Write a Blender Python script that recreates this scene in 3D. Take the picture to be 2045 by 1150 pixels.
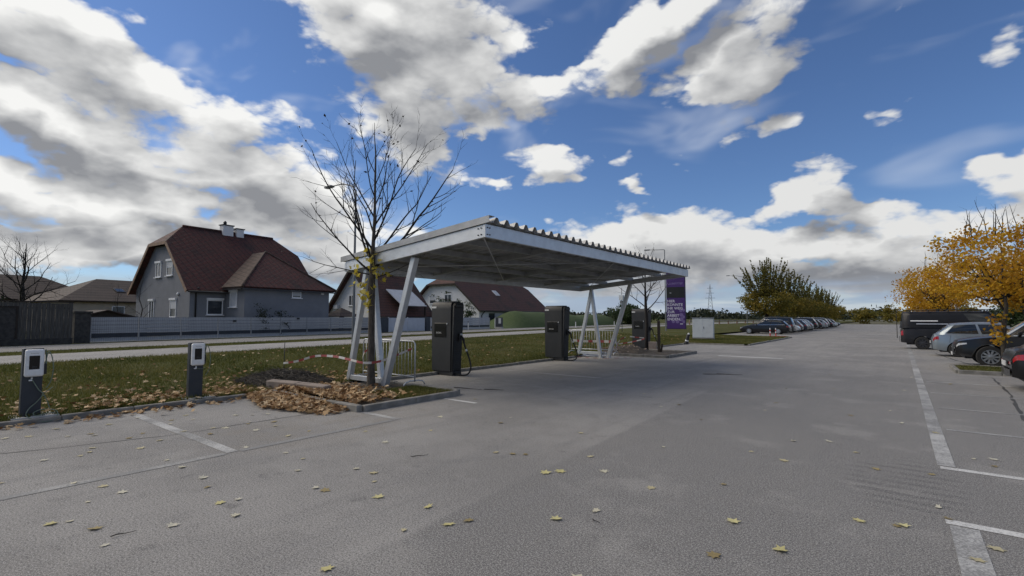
import bpy, bmesh, math, random
import numpy as np
from mathutils import Vector, Matrix, Euler, noise as mnoise
R = math.radians
random.seed(7); rng = np.random.default_rng(7)
sc = bpy.context.scene
col = sc.collection
for o in list(bpy.data.objects): bpy.data.objects.remove(o, do_unlink=True)

# ------------------------------------------------------------------ camera
cam_d = bpy.data.cameras.new('camera'); cam = bpy.data.objects.new('camera', cam_d); col.objects.link(cam)
cam.location = (0, 0, 1.7)
cam.rotation_euler = (R(90 + 3.486), 0, R(38.106))
cam_d.sensor_width = 36; cam_d.lens = 36 * 985 / 2045
cam_d.clip_start = 0.05; cam_d.clip_end = 6000
sc.camera = cam
# ------------------------------------------------------------------ view
sc.render.engine = 'CYCLES'
sc.cycles.use_denoising = True
sc.cycles.max_bounces = 6; sc.cycles.transparent_max_bounces = 8
sc.cycles.sample_clamp_indirect = 6
vs = sc.view_settings
vs.view_transform = 'Standard'; vs.look = 'None'; vs.exposure = 0.72; vs.gamma = 1; vs.use_curve_mapping = False
# ------------------------------------------------------------------ sun
SUN_AZ, SUN_EL = -115.0, 42.0          # bearing from +Y towards +X, elevation
sd = Vector((math.sin(R(SUN_AZ)) * math.cos(R(SUN_EL)), math.cos(R(SUN_AZ)) * math.cos(R(SUN_EL)), math.sin(R(SUN_EL))))
sun_d = bpy.data.lights.new('sun', 'SUN'); sun = bpy.data.objects.new('sun', sun_d); col.objects.link(sun)
sun_d.energy = 1.5; sun_d.angle = R(55); sun_d.color = (1.0, 0.89, 0.73)
sun.rotation_euler = (-sd).to_track_quat('-Z', 'Y').to_euler()
sun.location = (0, 0, 60)
# ------------------------------------------------------------------ sky
world = bpy.data.worlds.new('World'); sc.world = world; world.use_nodes = True
world.cycles.sampling_method = 'MANUAL'; world.cycles.sample_map_resolution = 384
WN = world.node_tree; WN.nodes.clear()
# cloud masses of this sky: bearing, elevation, half sizes, tilt (degrees), weight
CLOUDS = [
(-75.5, 21.9, 15.4, 4.2, -17.1, 1.0),
(-85.2, 23.4, 6.2, 3.3, -0.2, 0.8),
(-83.7, 17.0, 3.6, 3.0, 26.3, 0.9),
(-76.8, 15.6, 11.7, 3.2, -15.3, 1.0),
(-64.5, 13.7, 8.9, 3.6, -14.8, 1.0),
(-81.1, 12.5, 8.2, 2.1, 1.0, 0.8),
(-73.5, 10.2, 16.4, 2.8, -0.0, 0.9),
(-82.0, 5.7, 12.8, 2.5, -1.5, 1.0),
(-63.4, 8.7, 14.4, 4.2, -1.3, 0.8),
(-48.1, 8.9, 18.8, 2.3, 4.5, 0.45),
(-49.5, 29.2, 16.0, 8.2, -11.4, 1.05),
(-50.0, 21.3, 7.8, 6.8, -44.4, 0.9),
(-45.9, 17.8, 4.4, 3.4, 63.4, 0.7),
(-39.5, 28.3, 6.3, 5.3, 66.1, 0.5),
(-21.9, 29.6, 12.5, 3.2, 25.9, 1.15),
(-31.7, 25.9, 8.2, 2.2, -6.7, 1.05),
(-12.0, 26.2, 9.6, 4.6, 13.2, 0.95),
(-7.3, 28.6, 9.0, 2.3, -23.3, 0.5),
(-9.8, 20.1, 5.0, 2.1, -1.3, 0.7),
(-15.6, 23.6, 6.2, 1.8, 20.1, 0.5),
(-33.8, 17.1, 5.3, 2.3, -10.4, 0.9),
(-40.5, 20.7, 1.8, 1.2, 1.3, 0.8),
(-42.4, 15.9, 3.2, 0.8, -12.9, 0.7),
(-24.1, 14.8, 2.5, 1.2, 5.4, 0.6),
(-25.4, 18.7, 2.7, 1.7, 32.6, 0.4),
(-6.7, 12.9, 4.1, 2.8, -12.3, 1.15),
(-8.7, 11.4, 4.0, 1.4, 7.0, 0.9),
(-20.6, 10.0, 6.4, 3.0, -3.6, 0.8),
(-12.1, 8.1, 19.9, 2.6, -3.9, 0.9),
(-22.3, 5.3, 27.0, 3.4, -1.5, 0.8),
(2.2, 8.7, 8.9, 2.4, 0.4, 1.0),
(7.9, 9.5, 4.3, 2.4, 21.6, 0.9),
(-3.5, 4.3, 19.8, 3.4, -3.0, 0.9),
(0.2, 20.4, 4.0, 0.9, 2.2, 0.35),
(6.0, 20.7, 4.8, 0.7, 0.4, 0.3),
(8.5, 22.5, 2.3, 1.6, -70.6, 0.5),
(-26.1, 7.7, 11.2, 1.7, 6.5, 0.7),
(-59.9, 24.5, 2.9, 2.0, -12.6, 0.3),
(-61.9, 23.4, 1.9, 1.2, -14.8, 0.3),
(-72, 6.5, 24, 3.6, 0, .75), (-18, 5.5, 34, 3.2, 0, .75), (-46, 6.0, 14, 2.2, 0, .55), (-84, 9.5, 14, 3, 0, .7)
]
def mk(nt, typ, **kw):
    n = nt.nodes.new(typ)
    for k, v in kw.items(): setattr(n, k, v)
    return n
def mth(nt, op, a, b=None, c=None, clamp=False):
    n = mk(nt, 'ShaderNodeMath', operation=op, use_clamp=clamp)
    for i, v in enumerate((a, b, c)):
        if v is None: continue
        if isinstance(v, (int, float)): n.inputs[i].default_value = v
        else: nt.links.new(v, n.inputs[i])
    return n.outputs[0]
def vmth(nt, op, a, b=None, s=None):
    n = mk(nt, 'ShaderNodeVectorMath', operation=op)
    for i, v in enumerate((a, b)):
        if v is None: continue
        if isinstance(v, (tuple, list, Vector)): n.inputs[i].default_value = v
        else: nt.links.new(v, n.inputs[i])
    if s is not None: n.inputs['Scale'].default_value = s
    return n.outputs['Value'] if op in ('DOT_PRODUCT', 'LENGTH') else n.outputs['Vector']
def nz(nt, vec, scale, detail=2, rough=.5, dist=0, out='Fac'):
    n = mk(nt, 'ShaderNodeTexNoise'); n.inputs['Scale'].default_value = scale
    n.inputs['Detail'].default_value = detail; n.inputs['Roughness'].default_value = rough; n.inputs['Distortion'].default_value = dist
    if vec is not None: nt.links.new(vec, n.inputs['Vector'])
    return n.outputs[out]
def sstep(nt, v, lo, hi, a=0.0, b=1.0, smooth=True):
    n = mk(nt, 'ShaderNodeMapRange'); n.interpolation_type = 'SMOOTHSTEP' if smooth else 'LINEAR'
    nt.links.new(v, n.inputs[0])
    for i, q in enumerate((lo, hi, a, b)): n.inputs[i + 1].default_value = q
    return n.outputs[0]
def mixc(nt, f, a, b):
    n = mk(nt, 'ShaderNodeMix', data_type='RGBA')
    for sck, v in ((n.inputs[0], f), (n.inputs[6], a), (n.inputs[7], b)):
        if isinstance(v, (int, float)): sck.default_value = v
        elif isinstance(v, (tuple, list)): sck.default_value = (*v, 1) if len(v) == 3 else v
        else: nt.links.new(v, sck)
    return n.outputs[2]

G = bpy.data.node_groups.new('cloud_density', 'ShaderNodeTree')
G.interface.new_socket('Vector', in_out='INPUT', socket_type='NodeSocketVector')
G.interface.new_socket('Density', in_out='OUTPUT', socket_type='NodeSocketFloat')
G.interface.new_socket('Soft', in_out='OUTPUT', socket_type='NodeSocketFloat')
gi = G.nodes.new('NodeGroupInput'); go = G.nodes.new('NodeGroupOutput')
v0 = vmth(G, 'NORMALIZE', gi.outputs[0])
vz = vmth(G, 'MULTIPLY', v0, (1, 1, 1.9))
w1 = vmth(G, 'SCALE', vmth(G, 'SUBTRACT', nz(G, vz, 5.0, 2, .5, out='Color'), (.5, .5, .5)), s=.16)
w2 = vmth(G, 'SCALE', vmth(G, 'SUBTRACT', nz(G, vz, 17.0, 3, .55, out='Color'), (.5, .5, .5)), s=.06)
v1 = vmth(G, 'NORMALIZE', vmth(G, 'ADD', vmth(G, 'ADD', v0, w1), w2))
sx = mk(G, 'ShaderNodeSeparateXYZ'); G.links.new(v1, sx.inputs[0])
az = mth(G, 'MULTIPLY', mth(G, 'ARCTAN2', sx.outputs[0], sx.outputs[1]), 57.2958)
el = mth(G, 'MULTIPLY', mth(G, 'ARCSINE', sx.outputs[2]), 57.2958)
cb = mk(G, 'ShaderNodeCombineXYZ'); G.links.new(az, cb.inputs[0]); G.links.new(el, cb.inputs[1]); cb.inputs[2].default_value = 1
total = None
for (ca, ce, ra, rb, tl, wt) in CLOUDS:
    c, s = math.cos(R(tl)), math.sin(R(tl)); ra *= 1.24; rb *= 1.24
    a1 = vmth(G, 'DOT_PRODUCT', cb.outputs[0], (c / ra, s / ra, -(ca * c + ce * s) / ra))
    a2 = vmth(G, 'DOT_PRODUCT', cb.outputs[0], (-s / rb, c / rb, -(-ca * s + ce * c) / rb))
    d2 = mth(G, 'MULTIPLY_ADD', a2, a2, mth(G, 'MULTIPLY', a1, a1))
    val = mth(G, 'MULTIPLY', mth(G, 'SUBTRACT', 1.0, d2, clamp=True), wt)
    total = val if total is None else mth(G, 'MAXIMUM', mth(G, 'MULTIPLY_ADD', val, .22, total), val)
# the rest of the sky carries broken cloud of the same kind
off = vmth(G, 'DOT_PRODUCT', v0, (math.sin(R(-38)), math.cos(R(-38)), 0))
upz = mk(G, 'ShaderNodeSeparateXYZ'); G.links.new(v0, upz.inputs[0])
away = mth(G, 'MAXIMUM', sstep(G, off, .66, .4), sstep(G, upz.outputs[2], .55, .75))
gen = mth(G, 'MULTIPLY', sstep(G, nz(G, vz, 2.3, 3, .5), .42, .6), away)
total = mth(G, 'MAXIMUM', total, gen)
fb = nz(G, vz, 8.0, 7, .62, .3)
vo = mk(G, 'ShaderNodeTexVoronoi'); vo.feature = 'F1'; vo.inputs['Scale'].default_value = 9.0; vo.inputs['Detail'].default_value = 2.0; vo.inputs['Roughness'].default_value = .55; vo.inputs['Lacunarity'].default_value = 2.3
G.links.new(vmth(G, 'ADD', vz, vmth(G, 'SCALE', w2, s=.8)), vo.inputs['Vector'])
den = mth(G, 'ADD', total, mth(G, 'MULTIPLY', mth(G, 'SUBTRACT', fb, .5), 1.25))
den = mth(G, 'ADD', den, mth(G, 'MULTIPLY', mth(G, 'SUBTRACT', .66, vo.outputs['Distance']), .70))
G.links.new(mth(G, 'SUBTRACT', den, .22), go.inputs[0])
G.links.new(mth(G, 'ADD', total, mth(G, 'MULTIPLY', mth(G, 'SUBTRACT', nz(G, vz, 7.0, 2, .45, .2), .5), 1.5)), go.inputs[1])

tc = mk(WN, 'ShaderNodeTexCoord')
def dens(vec):
    n = mk(WN, 'ShaderNodeGroup'); n.node_tree = G; WN.links.new(vec, n.inputs[0]); return n.outputs[0], n.outputs[1]
dirv = tc.outputs['Generated']
d0, s0 = dens(dirv)
d2_, s2_ = dens(vmth(WN, 'ADD', dirv, tuple(Vector((-.4, -.0, .9)) * .065)))
alpha = sstep(WN, d0, -.04, .36)
sh2 = mth(WN, 'ADD', mth(WN, 'MULTIPLY', mth(WN, 'SUBTRACT', s0, s2_), .85), mth(WN, 'MULTIPLY', mth(WN, 'SUBTRACT', d0, d2_), .30))
lit = mth(WN, 'MULTIPLY', sh2, 1.0)
thick = sstep(WN, s0, .30, 1.05)
greyn = sstep(WN, nz(WN, vmth(WN, 'MULTIPLY', dirv, (1, 1, 2.4)), 4.2, 4, .6), .40, .66)
lum = mth(WN, 'SUBTRACT', mth(WN, 'ADD', lit, .87), mth(WN, 'MULTIPLY', thick, mth(WN, 'MULTIPLY_ADD', greyn, .16, .46)))
lum = mth(WN, 'MINIMUM', mth(WN, 'MAXIMUM', lum, .16), 1.0)
# forward-scattered brightness of cloud near the sun
sdn = vmth(WN, 'DOT_PRODUCT', dirv, tuple(sd))
glow = sstep(WN, sdn, -.1, .95, 0.80, 1.12)
SKYK = 0.1
lumv = mth(WN, 'MULTIPLY', lum, glow)
ccol = mixc(WN, lumv, (.085 / SKYK, .092 / SKYK, .11 / SKYK), (.56 / SKYK, .56 / SKYK, .55 / SKYK))
sky = mk(WN, 'ShaderNodeTexSky'); sky.sky_type = 'NISHITA'; sky.sun_disc = False
sky.sun_elevation = R(SUN_EL); sky.sun_rotation = R(SUN_AZ)
sky.air_density = 1.0; sky.dust_density = .35; sky.ozone_density = 3.0; sky.altitude = 200
skyc = vmth(WN, 'MULTIPLY', sky.outputs[0], (.42, .50, .63))
# thin high wisps drawn out by the wind
wv_ = vmth(WN, 'ADD', vmth(WN, 'MULTIPLY', dirv, (2.2, 6.5, 9.0)), (3.1, 0, 0))
wisp = mth(WN, 'MULTIPLY', sstep(WN, nz(WN, wv_, 1.3, 3, .5, .4), .52, .80), .36)
skyw = mixc(WN, wisp, skyc, (.56 / SKYK, .58 / SKYK, .60 / SKYK))
final = mixc(WN, alpha, skyw, ccol)
# hazy cloud deck down at the horizon
sz = mk(WN, 'ShaderNodeSeparateXYZ'); WN.links.new(dirv, sz.inputs[0])
deckn = nz(WN, vmth(WN, 'MULTIPLY', dirv, (3, 3, 26)), 1.6, 4, .55)
deck = sstep(WN, mth(WN, 'ADD', sz.outputs[2], mth(WN, 'MULTIPLY', mth(WN, 'SUBTRACT', deckn, .5), .13)), .085, .01)
deckc = mixc(WN, sstep(WN, sdn, .1, .95), (.215 / SKYK, .265 / SKYK, .345 / SKYK), (.30 / SKYK, .30 / SKYK, .30 / SKYK))
deckc = mixc(WN, sstep(WN, deckn, .42, .66), deckc, mixc(WN, .62, deckc, (.50 / SKYK, .51 / SKYK, .51 / SKYK)))
final = mixc(WN, mth(WN, 'MULTIPLY', deck, .85), final, deckc)
bg = mk(WN, 'ShaderNodeBackground'); bg.inputs['Strength'].default_value = SKYK
WN.links.new(final, bg.inputs['Color'])
wo = mk(WN, 'ShaderNodeOutputWorld'); WN.links.new(bg.outputs[0], wo.inputs['Surface'])

# ================================================================== helpers
class MB:
    """collects faces for ONE mesh object"""
    def __init__(s): s.v = []; s.f = []; s.m = []
    def add(s, vs, fs, mi=0):
        b = len(s.v); s.v += [tuple(p) for p in vs]
        for f in fs: s.f.append(tuple(b + i for i in f)); s.m.append(mi)
        return s
    def box(s, x0, x1, y0, y1, z0, z1, M=None, mi=0):
        vs = [Vector(p) for p in ((x0,y0,z0),(x1,y0,z0),(x1,y1,z0),(x0,y1,z0),(x0,y0,z1),(x1,y0,z1),(x1,y1,z1),(x0,y1,z1))]
        if M is not None: vs = [M @ p for p in vs]
        return s.add(vs, [(0,3,2,1),(4,5,6,7),(0,1,5,4),(1,2,6,5),(2,3,7,6),(3,0,4,7)], mi)
    def cbox(s, c, sx, sy, sz, M=None, mi=0):
        return s.box(c[0]-sx/2, c[0]+sx/2, c[1]-sy/2, c[1]+sy/2, c[2]-sz/2, c[2]+sz/2, M, mi)
    def beam(s, a, b, w, h, up=(0,0,1), mi=0):
        a, b = Vector(a), Vector(b); d = (b-a).normalized(); up = Vector(up)
        if abs(d.dot(up)) > .99: up = Vector((0,1,0))
        r = d.cross(up).normalized(); u = r.cross(d).normalized()
        vs = [p + r*i*w/2 + u*j*h/2 for p in (a,b) for i,j in ((-1,-1),(1,-1),(1,1),(-1,1))]
        return s.add(vs, [(3,2,1,0),(4,5,6,7),(0,1,5,4),(1,2,6,5),(2,3,7,6),(3,0,4,7)], mi)
    def tube(s, pts, rad, n=8, mi=0, cap=True):
        pts = [Vector(p) for p in pts]
        if isinstance(rad, (int, float)): rad = [rad]*len(pts)
        b = len(s.v); pr = None
        for i, p in enumerate(pts):
            d = (pts[min(i+1,len(pts)-1)] - pts[max(i-1,0)])
            d = d.normalized() if d.length > 1e-9 else Vector((0,0,1))
            if pr is None:
                pr = d.orthogonal().normalized()
            else:
                pr = (pr - d*pr.dot(d)); pr = pr.normalized() if pr.length > 1e-6 else d.orthogonal().normalized()
            q = d.cross(pr)
            for k in range(n):
                t = 2*math.pi*k/n; s.v.append(tuple(p + (pr*math.cos(t) + q*math.sin(t))*rad[i]))
        for i in range(len(pts)-1):
            for k in range(n):
                a = b+i*n+k; c = b+i*n+(k+1)%n
                s.f.append((a, c, c+n, a+n)); s.m.append(mi)
        if cap:
            s.f.append(tuple(b+k for k in range(n))[::-1]); s.m.append(mi)
            e = b+(len(pts)-1)*n; s.f.append(tuple(e+k for k in range(n))); s.m.append(mi)
        return s
    def lathe(s, prof, n=16, M=None, mi=0, cap=True):
        b = len(s.v)
        for r, z in prof:
            for k in range(n):
                t = 2*math.pi*k/n; p = Vector((r*math.cos(t), r*math.sin(t), z)); s.v.append(tuple(M @ p if M is not None else p))
        for i in range(len(prof)-1):
            for k in range(n):
                a = b+i*n+k; c = b+i*n+(k+1)%n
                s.f.append((a, c, c+n, a+n)); s.m.append(mi)
        if cap:
            s.f.append(tuple(b+k for k in range(n))[::-1]); s.m.append(mi)
            e = b+(len(prof)-1)*n; s.f.append(tuple(e+k for k in range(n))); s.m.append(mi)
        return s
    def prism(s, poly, fn0, fn1, mi=0):
        """poly: 2d points; fn0/fn1 map a 2d point to the two end positions"""
        n = len(poly); vs = [fn0(*p) for p in poly] + [fn1(*p) for p in poly]
        fs = [tuple(range(n))[::-1], tuple(range(n, 2*n))] + [(i, (i+1)%n, n+(i+1)%n, n+i) for i in range(n)]
        return s.add(vs, fs, mi)
    def grid(s, P, nu, nv, u0=0., u1=1., v0=0., v1=1., mi=0, flip=False):
        vs = [P(u0+(u1-u0)*i/nu, v0+(v1-v0)*j/nv) for i in range(nu+1) for j in range(nv+1)]
        fs = []
        for i in range(nu):
            for j in range(nv):
                a = i*(nv+1)+j; q = (a, a+1, a+nv+2, a+nv+1); fs.append(q[::-1] if flip else q)
        return s.add(vs, fs, mi)
    def mesh(s, name, mats, smooth=False, fix=True):
        me = bpy.data.meshes.new(name); me.from_pydata(s.v, [], s.f)
        mats = mats if isinstance(mats, (list, tuple)) else [mats]
        for m in mats: me.materials.append(m)
        if len(mats) > 1: me.polygons.foreach_set('material_index', s.m)
        if fix:
            bm = bmesh.new(); bm.from_mesh(me); bmesh.ops.recalc_face_normals(bm, faces=bm.faces); bm.to_mesh(me); bm.free()
        if smooth:
            me.polygons.foreach_set('use_smooth', [True]*len(me.polygons))
            if smooth is not True:
                try: me.set_sharp_from_angle(angle=R(smooth))
                except Exception: pass
        me.update(); return me
    def build(s, name, mats, parent=None, smooth=False, bevel=0, seg=2, fix=True):
        o = bpy.data.objects.new(name, s.mesh(name, mats, smooth, fix)); col.objects.link(o)
        if parent is not None: o.parent = parent
        if bevel:
            m = o.modifiers.new('bevel', 'BEVEL'); m.width = bevel; m.segments = seg; m.limit_method = 'ANGLE'; m.angle_limit = R(35)
            m.harden_normals = False
        return o

def np_mesh(name, verts, faces_per, loops, mats, attr=None, smooth=False):
    """big mesh from numpy: verts (n,3), loops flat, faces all with faces_per corners"""
    me = bpy.data.meshes.new(name); nf = len(loops)//faces_per
    me.vertices.add(len(verts)); me.vertices.foreach_set('co', np.asarray(verts, np.float32).ravel())
    me.loops.add(len(loops)); me.loops.foreach_set('vertex_index', np.asarray(loops, np.int32))
    me.polygons.add(nf); me.polygons.foreach_set('loop_start', np.arange(0, nf*faces_per, faces_per, dtype=np.int32))
    me.update(calc_edges=True)
    for m in (mats if isinstance(mats, (list, tuple)) else [mats]): me.materials.append(m)
    if attr is not None:
        a = me.attributes.new('tint', 'FLOAT', 'POINT'); a.data.foreach_set('value', np.asarray(attr, np.float32))
    if smooth: me.polygons.foreach_set('use_smooth', [True]*nf)
    me.validate(); return me
def link(name, me, parent=None):
    o = bpy.data.objects.new(name, me); col.objects.link(o)
    if parent is not None: o.parent = parent
    return o
def tag(o, label=None, cat=None, group=None, kind=None):
    if label: o['label'] = label
    if cat: o['category'] = cat
    if group: o['group'] = group
    if kind: o['kind'] = kind
    return o
def thing(name, label, cat, loc=(0,0,0), rotz=0., group=None):
    o = bpy.data.objects.new(name, None); col.objects.link(o); o.empty_display_size = .2
    o.location = loc; o.rotation_euler = (0,0,rotz); return tag(o, label, cat, group)
def struct(o): o['kind'] = 'structure'; return o
def stuff(o): o['kind'] = 'stuff'; return o
def copy_tree(o, parent=None):
    c = o.copy(); col.objects.link(c); c.parent = parent
    for ch in list(o.children):
        copy_tree(ch, c)
    return c
def smooth01(t): t = max(0., min(1., t)); return t*t*(3-2*t)

# ================================================================== materials
def new_mat(name):
    m = bpy.data.materials.new(name); m.use_nodes = True; nt = m.node_tree
    return m, nt, nt.nodes['Principled BSDF']
def setp(b, **kw):
    for k, v in kw.items():
        k = k.replace('_', ' ')
        b.inputs[k].default_value = (*v, 1) if isinstance(v, (tuple, list)) and len(v) == 3 else v
def mat(name, c1, c2=None, scale=4., rough=.6, metal=0., bump=0., bscale=None, detail=5, dirt=None, dscale=.7, rvar=.08, coat=0., stretch=None, spec=None):
    m, nt, b = new_mat(name)
    tcn = mk(nt, 'ShaderNodeTexCoord'); v = tcn.outputs['Object']
    if stretch: v = vmth(nt, 'MULTIPLY', v, stretch)
    setp(b, Base_Color=c1, Roughness=rough, Metallic=metal, Coat_Weight=coat)
    if coat: b.inputs['Coat Roughness'].default_value = .06
    if spec is not None: b.inputs['Specular IOR Level'].default_value = spec
    c = None
    if c2 is not None:
        n = nz(nt, v, scale, detail, .6); c = mixc(nt, sstep(nt, n, .35, .65), c1, c2)
    if dirt is not None:
        n2 = nz(nt, v, dscale, 6, .65); c = mixc(nt, sstep(nt, n2, .48, .75, 0, .8), c if c is not None else c1, dirt)
    if c is not None: nt.links.new(c, b.inputs['Base Color'])
    if rvar:
        n3 = nz(nt, v, (scale or 3)*1.7, 4, .6); nt.links.new(sstep(nt, n3, .2, .8, max(.02, rough-rvar), min(1, rough+rvar), False), b.inputs['Roughness'])
    if bump:
        bp = mk(nt, 'ShaderNodeBump'); bp.inputs['Strength'].default_value = bump; bp.inputs['Distance'].default_value = .02
        nt.links.new(nz(nt, v, bscale or scale*3, 4, .6), bp.inputs['Height']); nt.links.new(bp.outputs[0], b.inputs['Normal'])
    return m
def leaf_mat(name, cols, trans=.35, rough=.55):
    """colour picked by the per-leaf 'tint' attribute"""
    m, nt, b = new_mat(name)
    at_ = mk(nt, 'ShaderNodeAttribute', attribute_name='tint')
    rp = mk(nt, 'ShaderNodeValToRGB'); nt.links.new(at_.outputs['Fac'], rp.inputs[0])
    e = rp.color_ramp.elements
    while len(e) < len(cols): e.new(.5)
    for i, c in enumerate(cols): e[i].position = i/(len(cols)-1); e[i].color = (*c, 1)
    nt.links.new(rp.outputs[0], b.inputs['Base Color']); setp(b, Roughness=rough)
    b.inputs['Specular IOR Level'].default_value = .25
    if trans:
        tr = mk(nt, 'ShaderNodeBsdfTranslucent'); nt.links.new(rp.outputs[0], tr.inputs[0])
        mx = mk(nt, 'ShaderNodeMixShader'); mx.inputs[0].default_value = trans
        nt.links.new(b.outputs[0], mx.inputs[1]); nt.links.new(tr.outputs[0], mx.inputs[2])
        nt.links.new(mx.outputs[0], nt.nodes['Material Output'].inputs[0])
    return m
M = {}
M['galv'] = mat('galvanised_steel', (.60,.62,.64), (.54,.56,.58), 5, .42, .55, dirt=(.46,.47,.48), dscale=1.2)
M['galv_sheet'] = mat('galvanised_sheet', (.40,.41,.42), (.32,.33,.34), 3, .5, .35, dirt=(.24,.24,.23), dscale=.8)
M['char_grey'] = mat('charger_anthracite', (.013,.014,.016), (.017,.018,.020), 3, .5, dirt=(.026,.026,.026), dscale=2)
M['char_side'] = mat('charger_side_black', (.006,.006,.0065), None, 3, .45)
M['black'] = mat('black_plastic', (.012,.012,.013), (.02,.02,.02), 6, .5)
M['rubber'] = mat('black_rubber', (.014,.014,.014), (.022,.022,.022), 8, .75)
M['screen'] = mat('dark_screen', (.004,.004,.005), None, 3, .12, rvar=0)
M['white_pl'] = mat('white_plastic', (.74,.75,.75), (.68,.69,.69), 4, .38, dirt=(.5,.49,.45), dscale=3)
M['white_paint'] = mat('white_gloss_paint', (.72,.73,.74), (.66,.67,.68), 4, .4)
M['slate'] = mat('slate_blue_post', (.018,.024,.034), (.024,.030,.040), 4, .45, dirt=(.05,.05,.05), dscale=2)
M['cable_g'] = mat('grey_green_cable', (.17,.21,.16), (.12,.16,.12), 12, .6)
M['concrete'] = mat('concrete', (.25,.24,.22), (.17,.165,.15), 5, .9, bump=.4, bscale=40, dirt=(.09,.085,.07), dscale=2.2)
M['concrete_l'] = mat('pale_concrete', (.52,.51,.48), (.42,.41,.39), 6, .9, bump=.3, bscale=40, dirt=(.30,.29,.26), dscale=3)
M['concrete_p'] = mat('pinkish_concrete', (.27,.22,.185), (.20,.165,.14), 5, .9, bump=.4, bscale=30)
M['soil'] = mat('dark_soil', (.060,.048,.036), (.032,.026,.020), 5, 1., bump=1., bscale=14)
M['plaster_g'] = mat('blue_grey_plaster', (.190,.200,.222), (.170,.180,.202), 1.2, .92, bump=.15, bscale=60, dirt=(.14,.148,.165), dscale=.35)
M['plaster_w'] = mat('white_plaster', (.66,.67,.68), (.60,.61,.62), 1, .92, bump=.1, bscale=60, dirt=(.5,.5,.5), dscale=.4)
M['plaster_b'] = mat('beige_plaster', (.42,.36,.28), (.37,.32,.25), 1, .92)
M['tile_red'] = mat('brown_red_tile', (.085,.026,.018), (.045,.017,.013), 1.6, .75, bump=.2, bscale=20, dirt=(.028,.018,.014), dscale=.5)
M['tile_red2'] = mat('dull_red_tile', (.070,.024,.017), (.040,.017,.013), 1.2, .8, dirt=(.03,.018,.014), dscale=.4)
M['tile_moss'] = mat('weathered_tile', (.085,.052,.040), (.055,.034,.026), 2, .85, bump=.2, bscale=20)
M['tile_brown'] = mat('brown_tile', (.065,.040,.032), (.045,.028,.023), 1.5, .85)
M['wood_trim'] = mat('tan_wood_trim', (.26,.17,.11), (.19,.12,.08), 5, .7)
M['wood_dark'] = mat('dark_wood', (.030,.022,.016), (.018,.014,.011), 6, .85)
M['fence_wood'] = mat('grey_weathered_wood', (.085,.080,.072), (.050,.047,.042), 3, .9, stretch=(6,6,.6), bump=.3, bscale=12)
M['stone_pillar'] = mat('dark_stone', (.055,.052,.048), (.030,.029,.028), 6, .95, bump=.6, bscale=14)
M['fence_grey'] = mat('light_grey_fence_panel', (.42,.43,.455), (.37,.38,.40), 2, .75, dirt=(.30,.31,.32), dscale=.6)
M['fence_dark'] = mat('anthracite_fence', (.028,.034,.046), (.036,.042,.054), 3, .6)
M['slat_light'] = mat('pale_slat', (.50,.53,.60), (.44,.47,.54), 2, .6)
M['wire'] = mat('dark_wire', (.05,.055,.06), None, 3, .6, .4)
M['glass_win'] = mat('window_glass', (.03,.036,.045), (.05,.06,.07), 2, .06, rvar=.02)
M['blind'] = mat('pale_blind', (.48,.50,.53), (.42,.44,.47), 2, .7)
M['white_fr'] = mat('white_window_frame', (.72,.73,.75), None, 3, .5)
M['pipe'] = mat('dark_gutter', (.020,.020,.022), None, 3, .5)
M['bark'] = mat('grey_brown_bark', (.095,.082,.066), (.045,.038,.031), 9, .95, bump=.8, bscale=22, stretch=(3,3,.7))
M['bark_d'] = mat('dark_bark', (.022,.018,.015), (.013,.011,.010), 9, .95, bump=.5, bscale=24)
M['lamp_grey'] = mat('lamp_post_grey', (.20,.21,.22), (.15,.16,.17), 4, .55, .5)
M['cab_grey'] = mat('pale_grey_cabinet', (.58,.61,.63), (.54,.57,.59), 1.5, .55, dirt=(.36,.38,.39), dscale=1.2)
M['red_pl'] = mat('red_plastic', (.50,.035,.028), (.42,.04,.03), 4, .5)
M['tape_w'] = mat('white_tape', (.62,.60,.56), (.5,.48,.45), 9, .5)
M['tape_r'] = mat('red_tape', (.36,.06,.055), (.28,.06,.055), 9, .5)
M['purple'] = mat('purple_banner', (.060,.022,.150), (.075,.028,.170), 1, .5)
M['purple_d'] = mat('dark_purple_banner', (.028,.014,.070), None, 1, .5)
M['purple_l'] = mat('lilac_print', (.20,.14,.33), None, 1, .6)
M['print_w'] = mat('white_print', (.75,.73,.80), None, 1, .6)
M['print_dk'] = mat('dark_photo_print', (.010,.011,.012), (.018,.019,.016), 1, .5)
M['leaf_green'] = leaf_mat('evergreen_leaf', [(.018,.035,.012),(.035,.060,.020),(.055,.080,.030)], .2)
M['leaf_orange'] = leaf_mat('orange_maple_leaf', [(.28,.13,.012),(.50,.26,.02),(.62,.37,.03),(.60,.43,.06)], .5)
M['leaf_yg'] = leaf_mat('olive_yellow_leaf', [(.075,.078,.020),(.155,.14,.028),(.24,.19,.034),(.30,.19,.034)], .45)
M['leaf_yel'] = leaf_mat('yellow_leaf', [(.42,.33,.03),(.60,.52,.09),(.66,.58,.20)], .5)
M['leaf_litter'] = leaf_mat('dry_leaf_litter', [(.15,.075,.032),(.32,.19,.09),(.50,.34,.18),(.62,.48,.30)], .15, .75)
M['leaf_pale'] = leaf_mat('pale_dry_leaf', [(.22,.17,.08),(.38,.31,.15),(.50,.45,.28),(.62,.60,.50)], .1, .7)
M['leaf_dark'] = leaf_mat('dark_dead_leaf', [(.03,.022,.016),(.06,.045,.03)], .0, .8)
M['grass'] = leaf_mat('grass_blade', [(.055,.068,.014),(.100,.108,.024),(.155,.148,.040),(.23,.19,.08)], .35, .6)
M['shrub'] = leaf_mat('shrub_leaf', [(.020,.026,.016),(.04,.05,.028)], .2)

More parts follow.
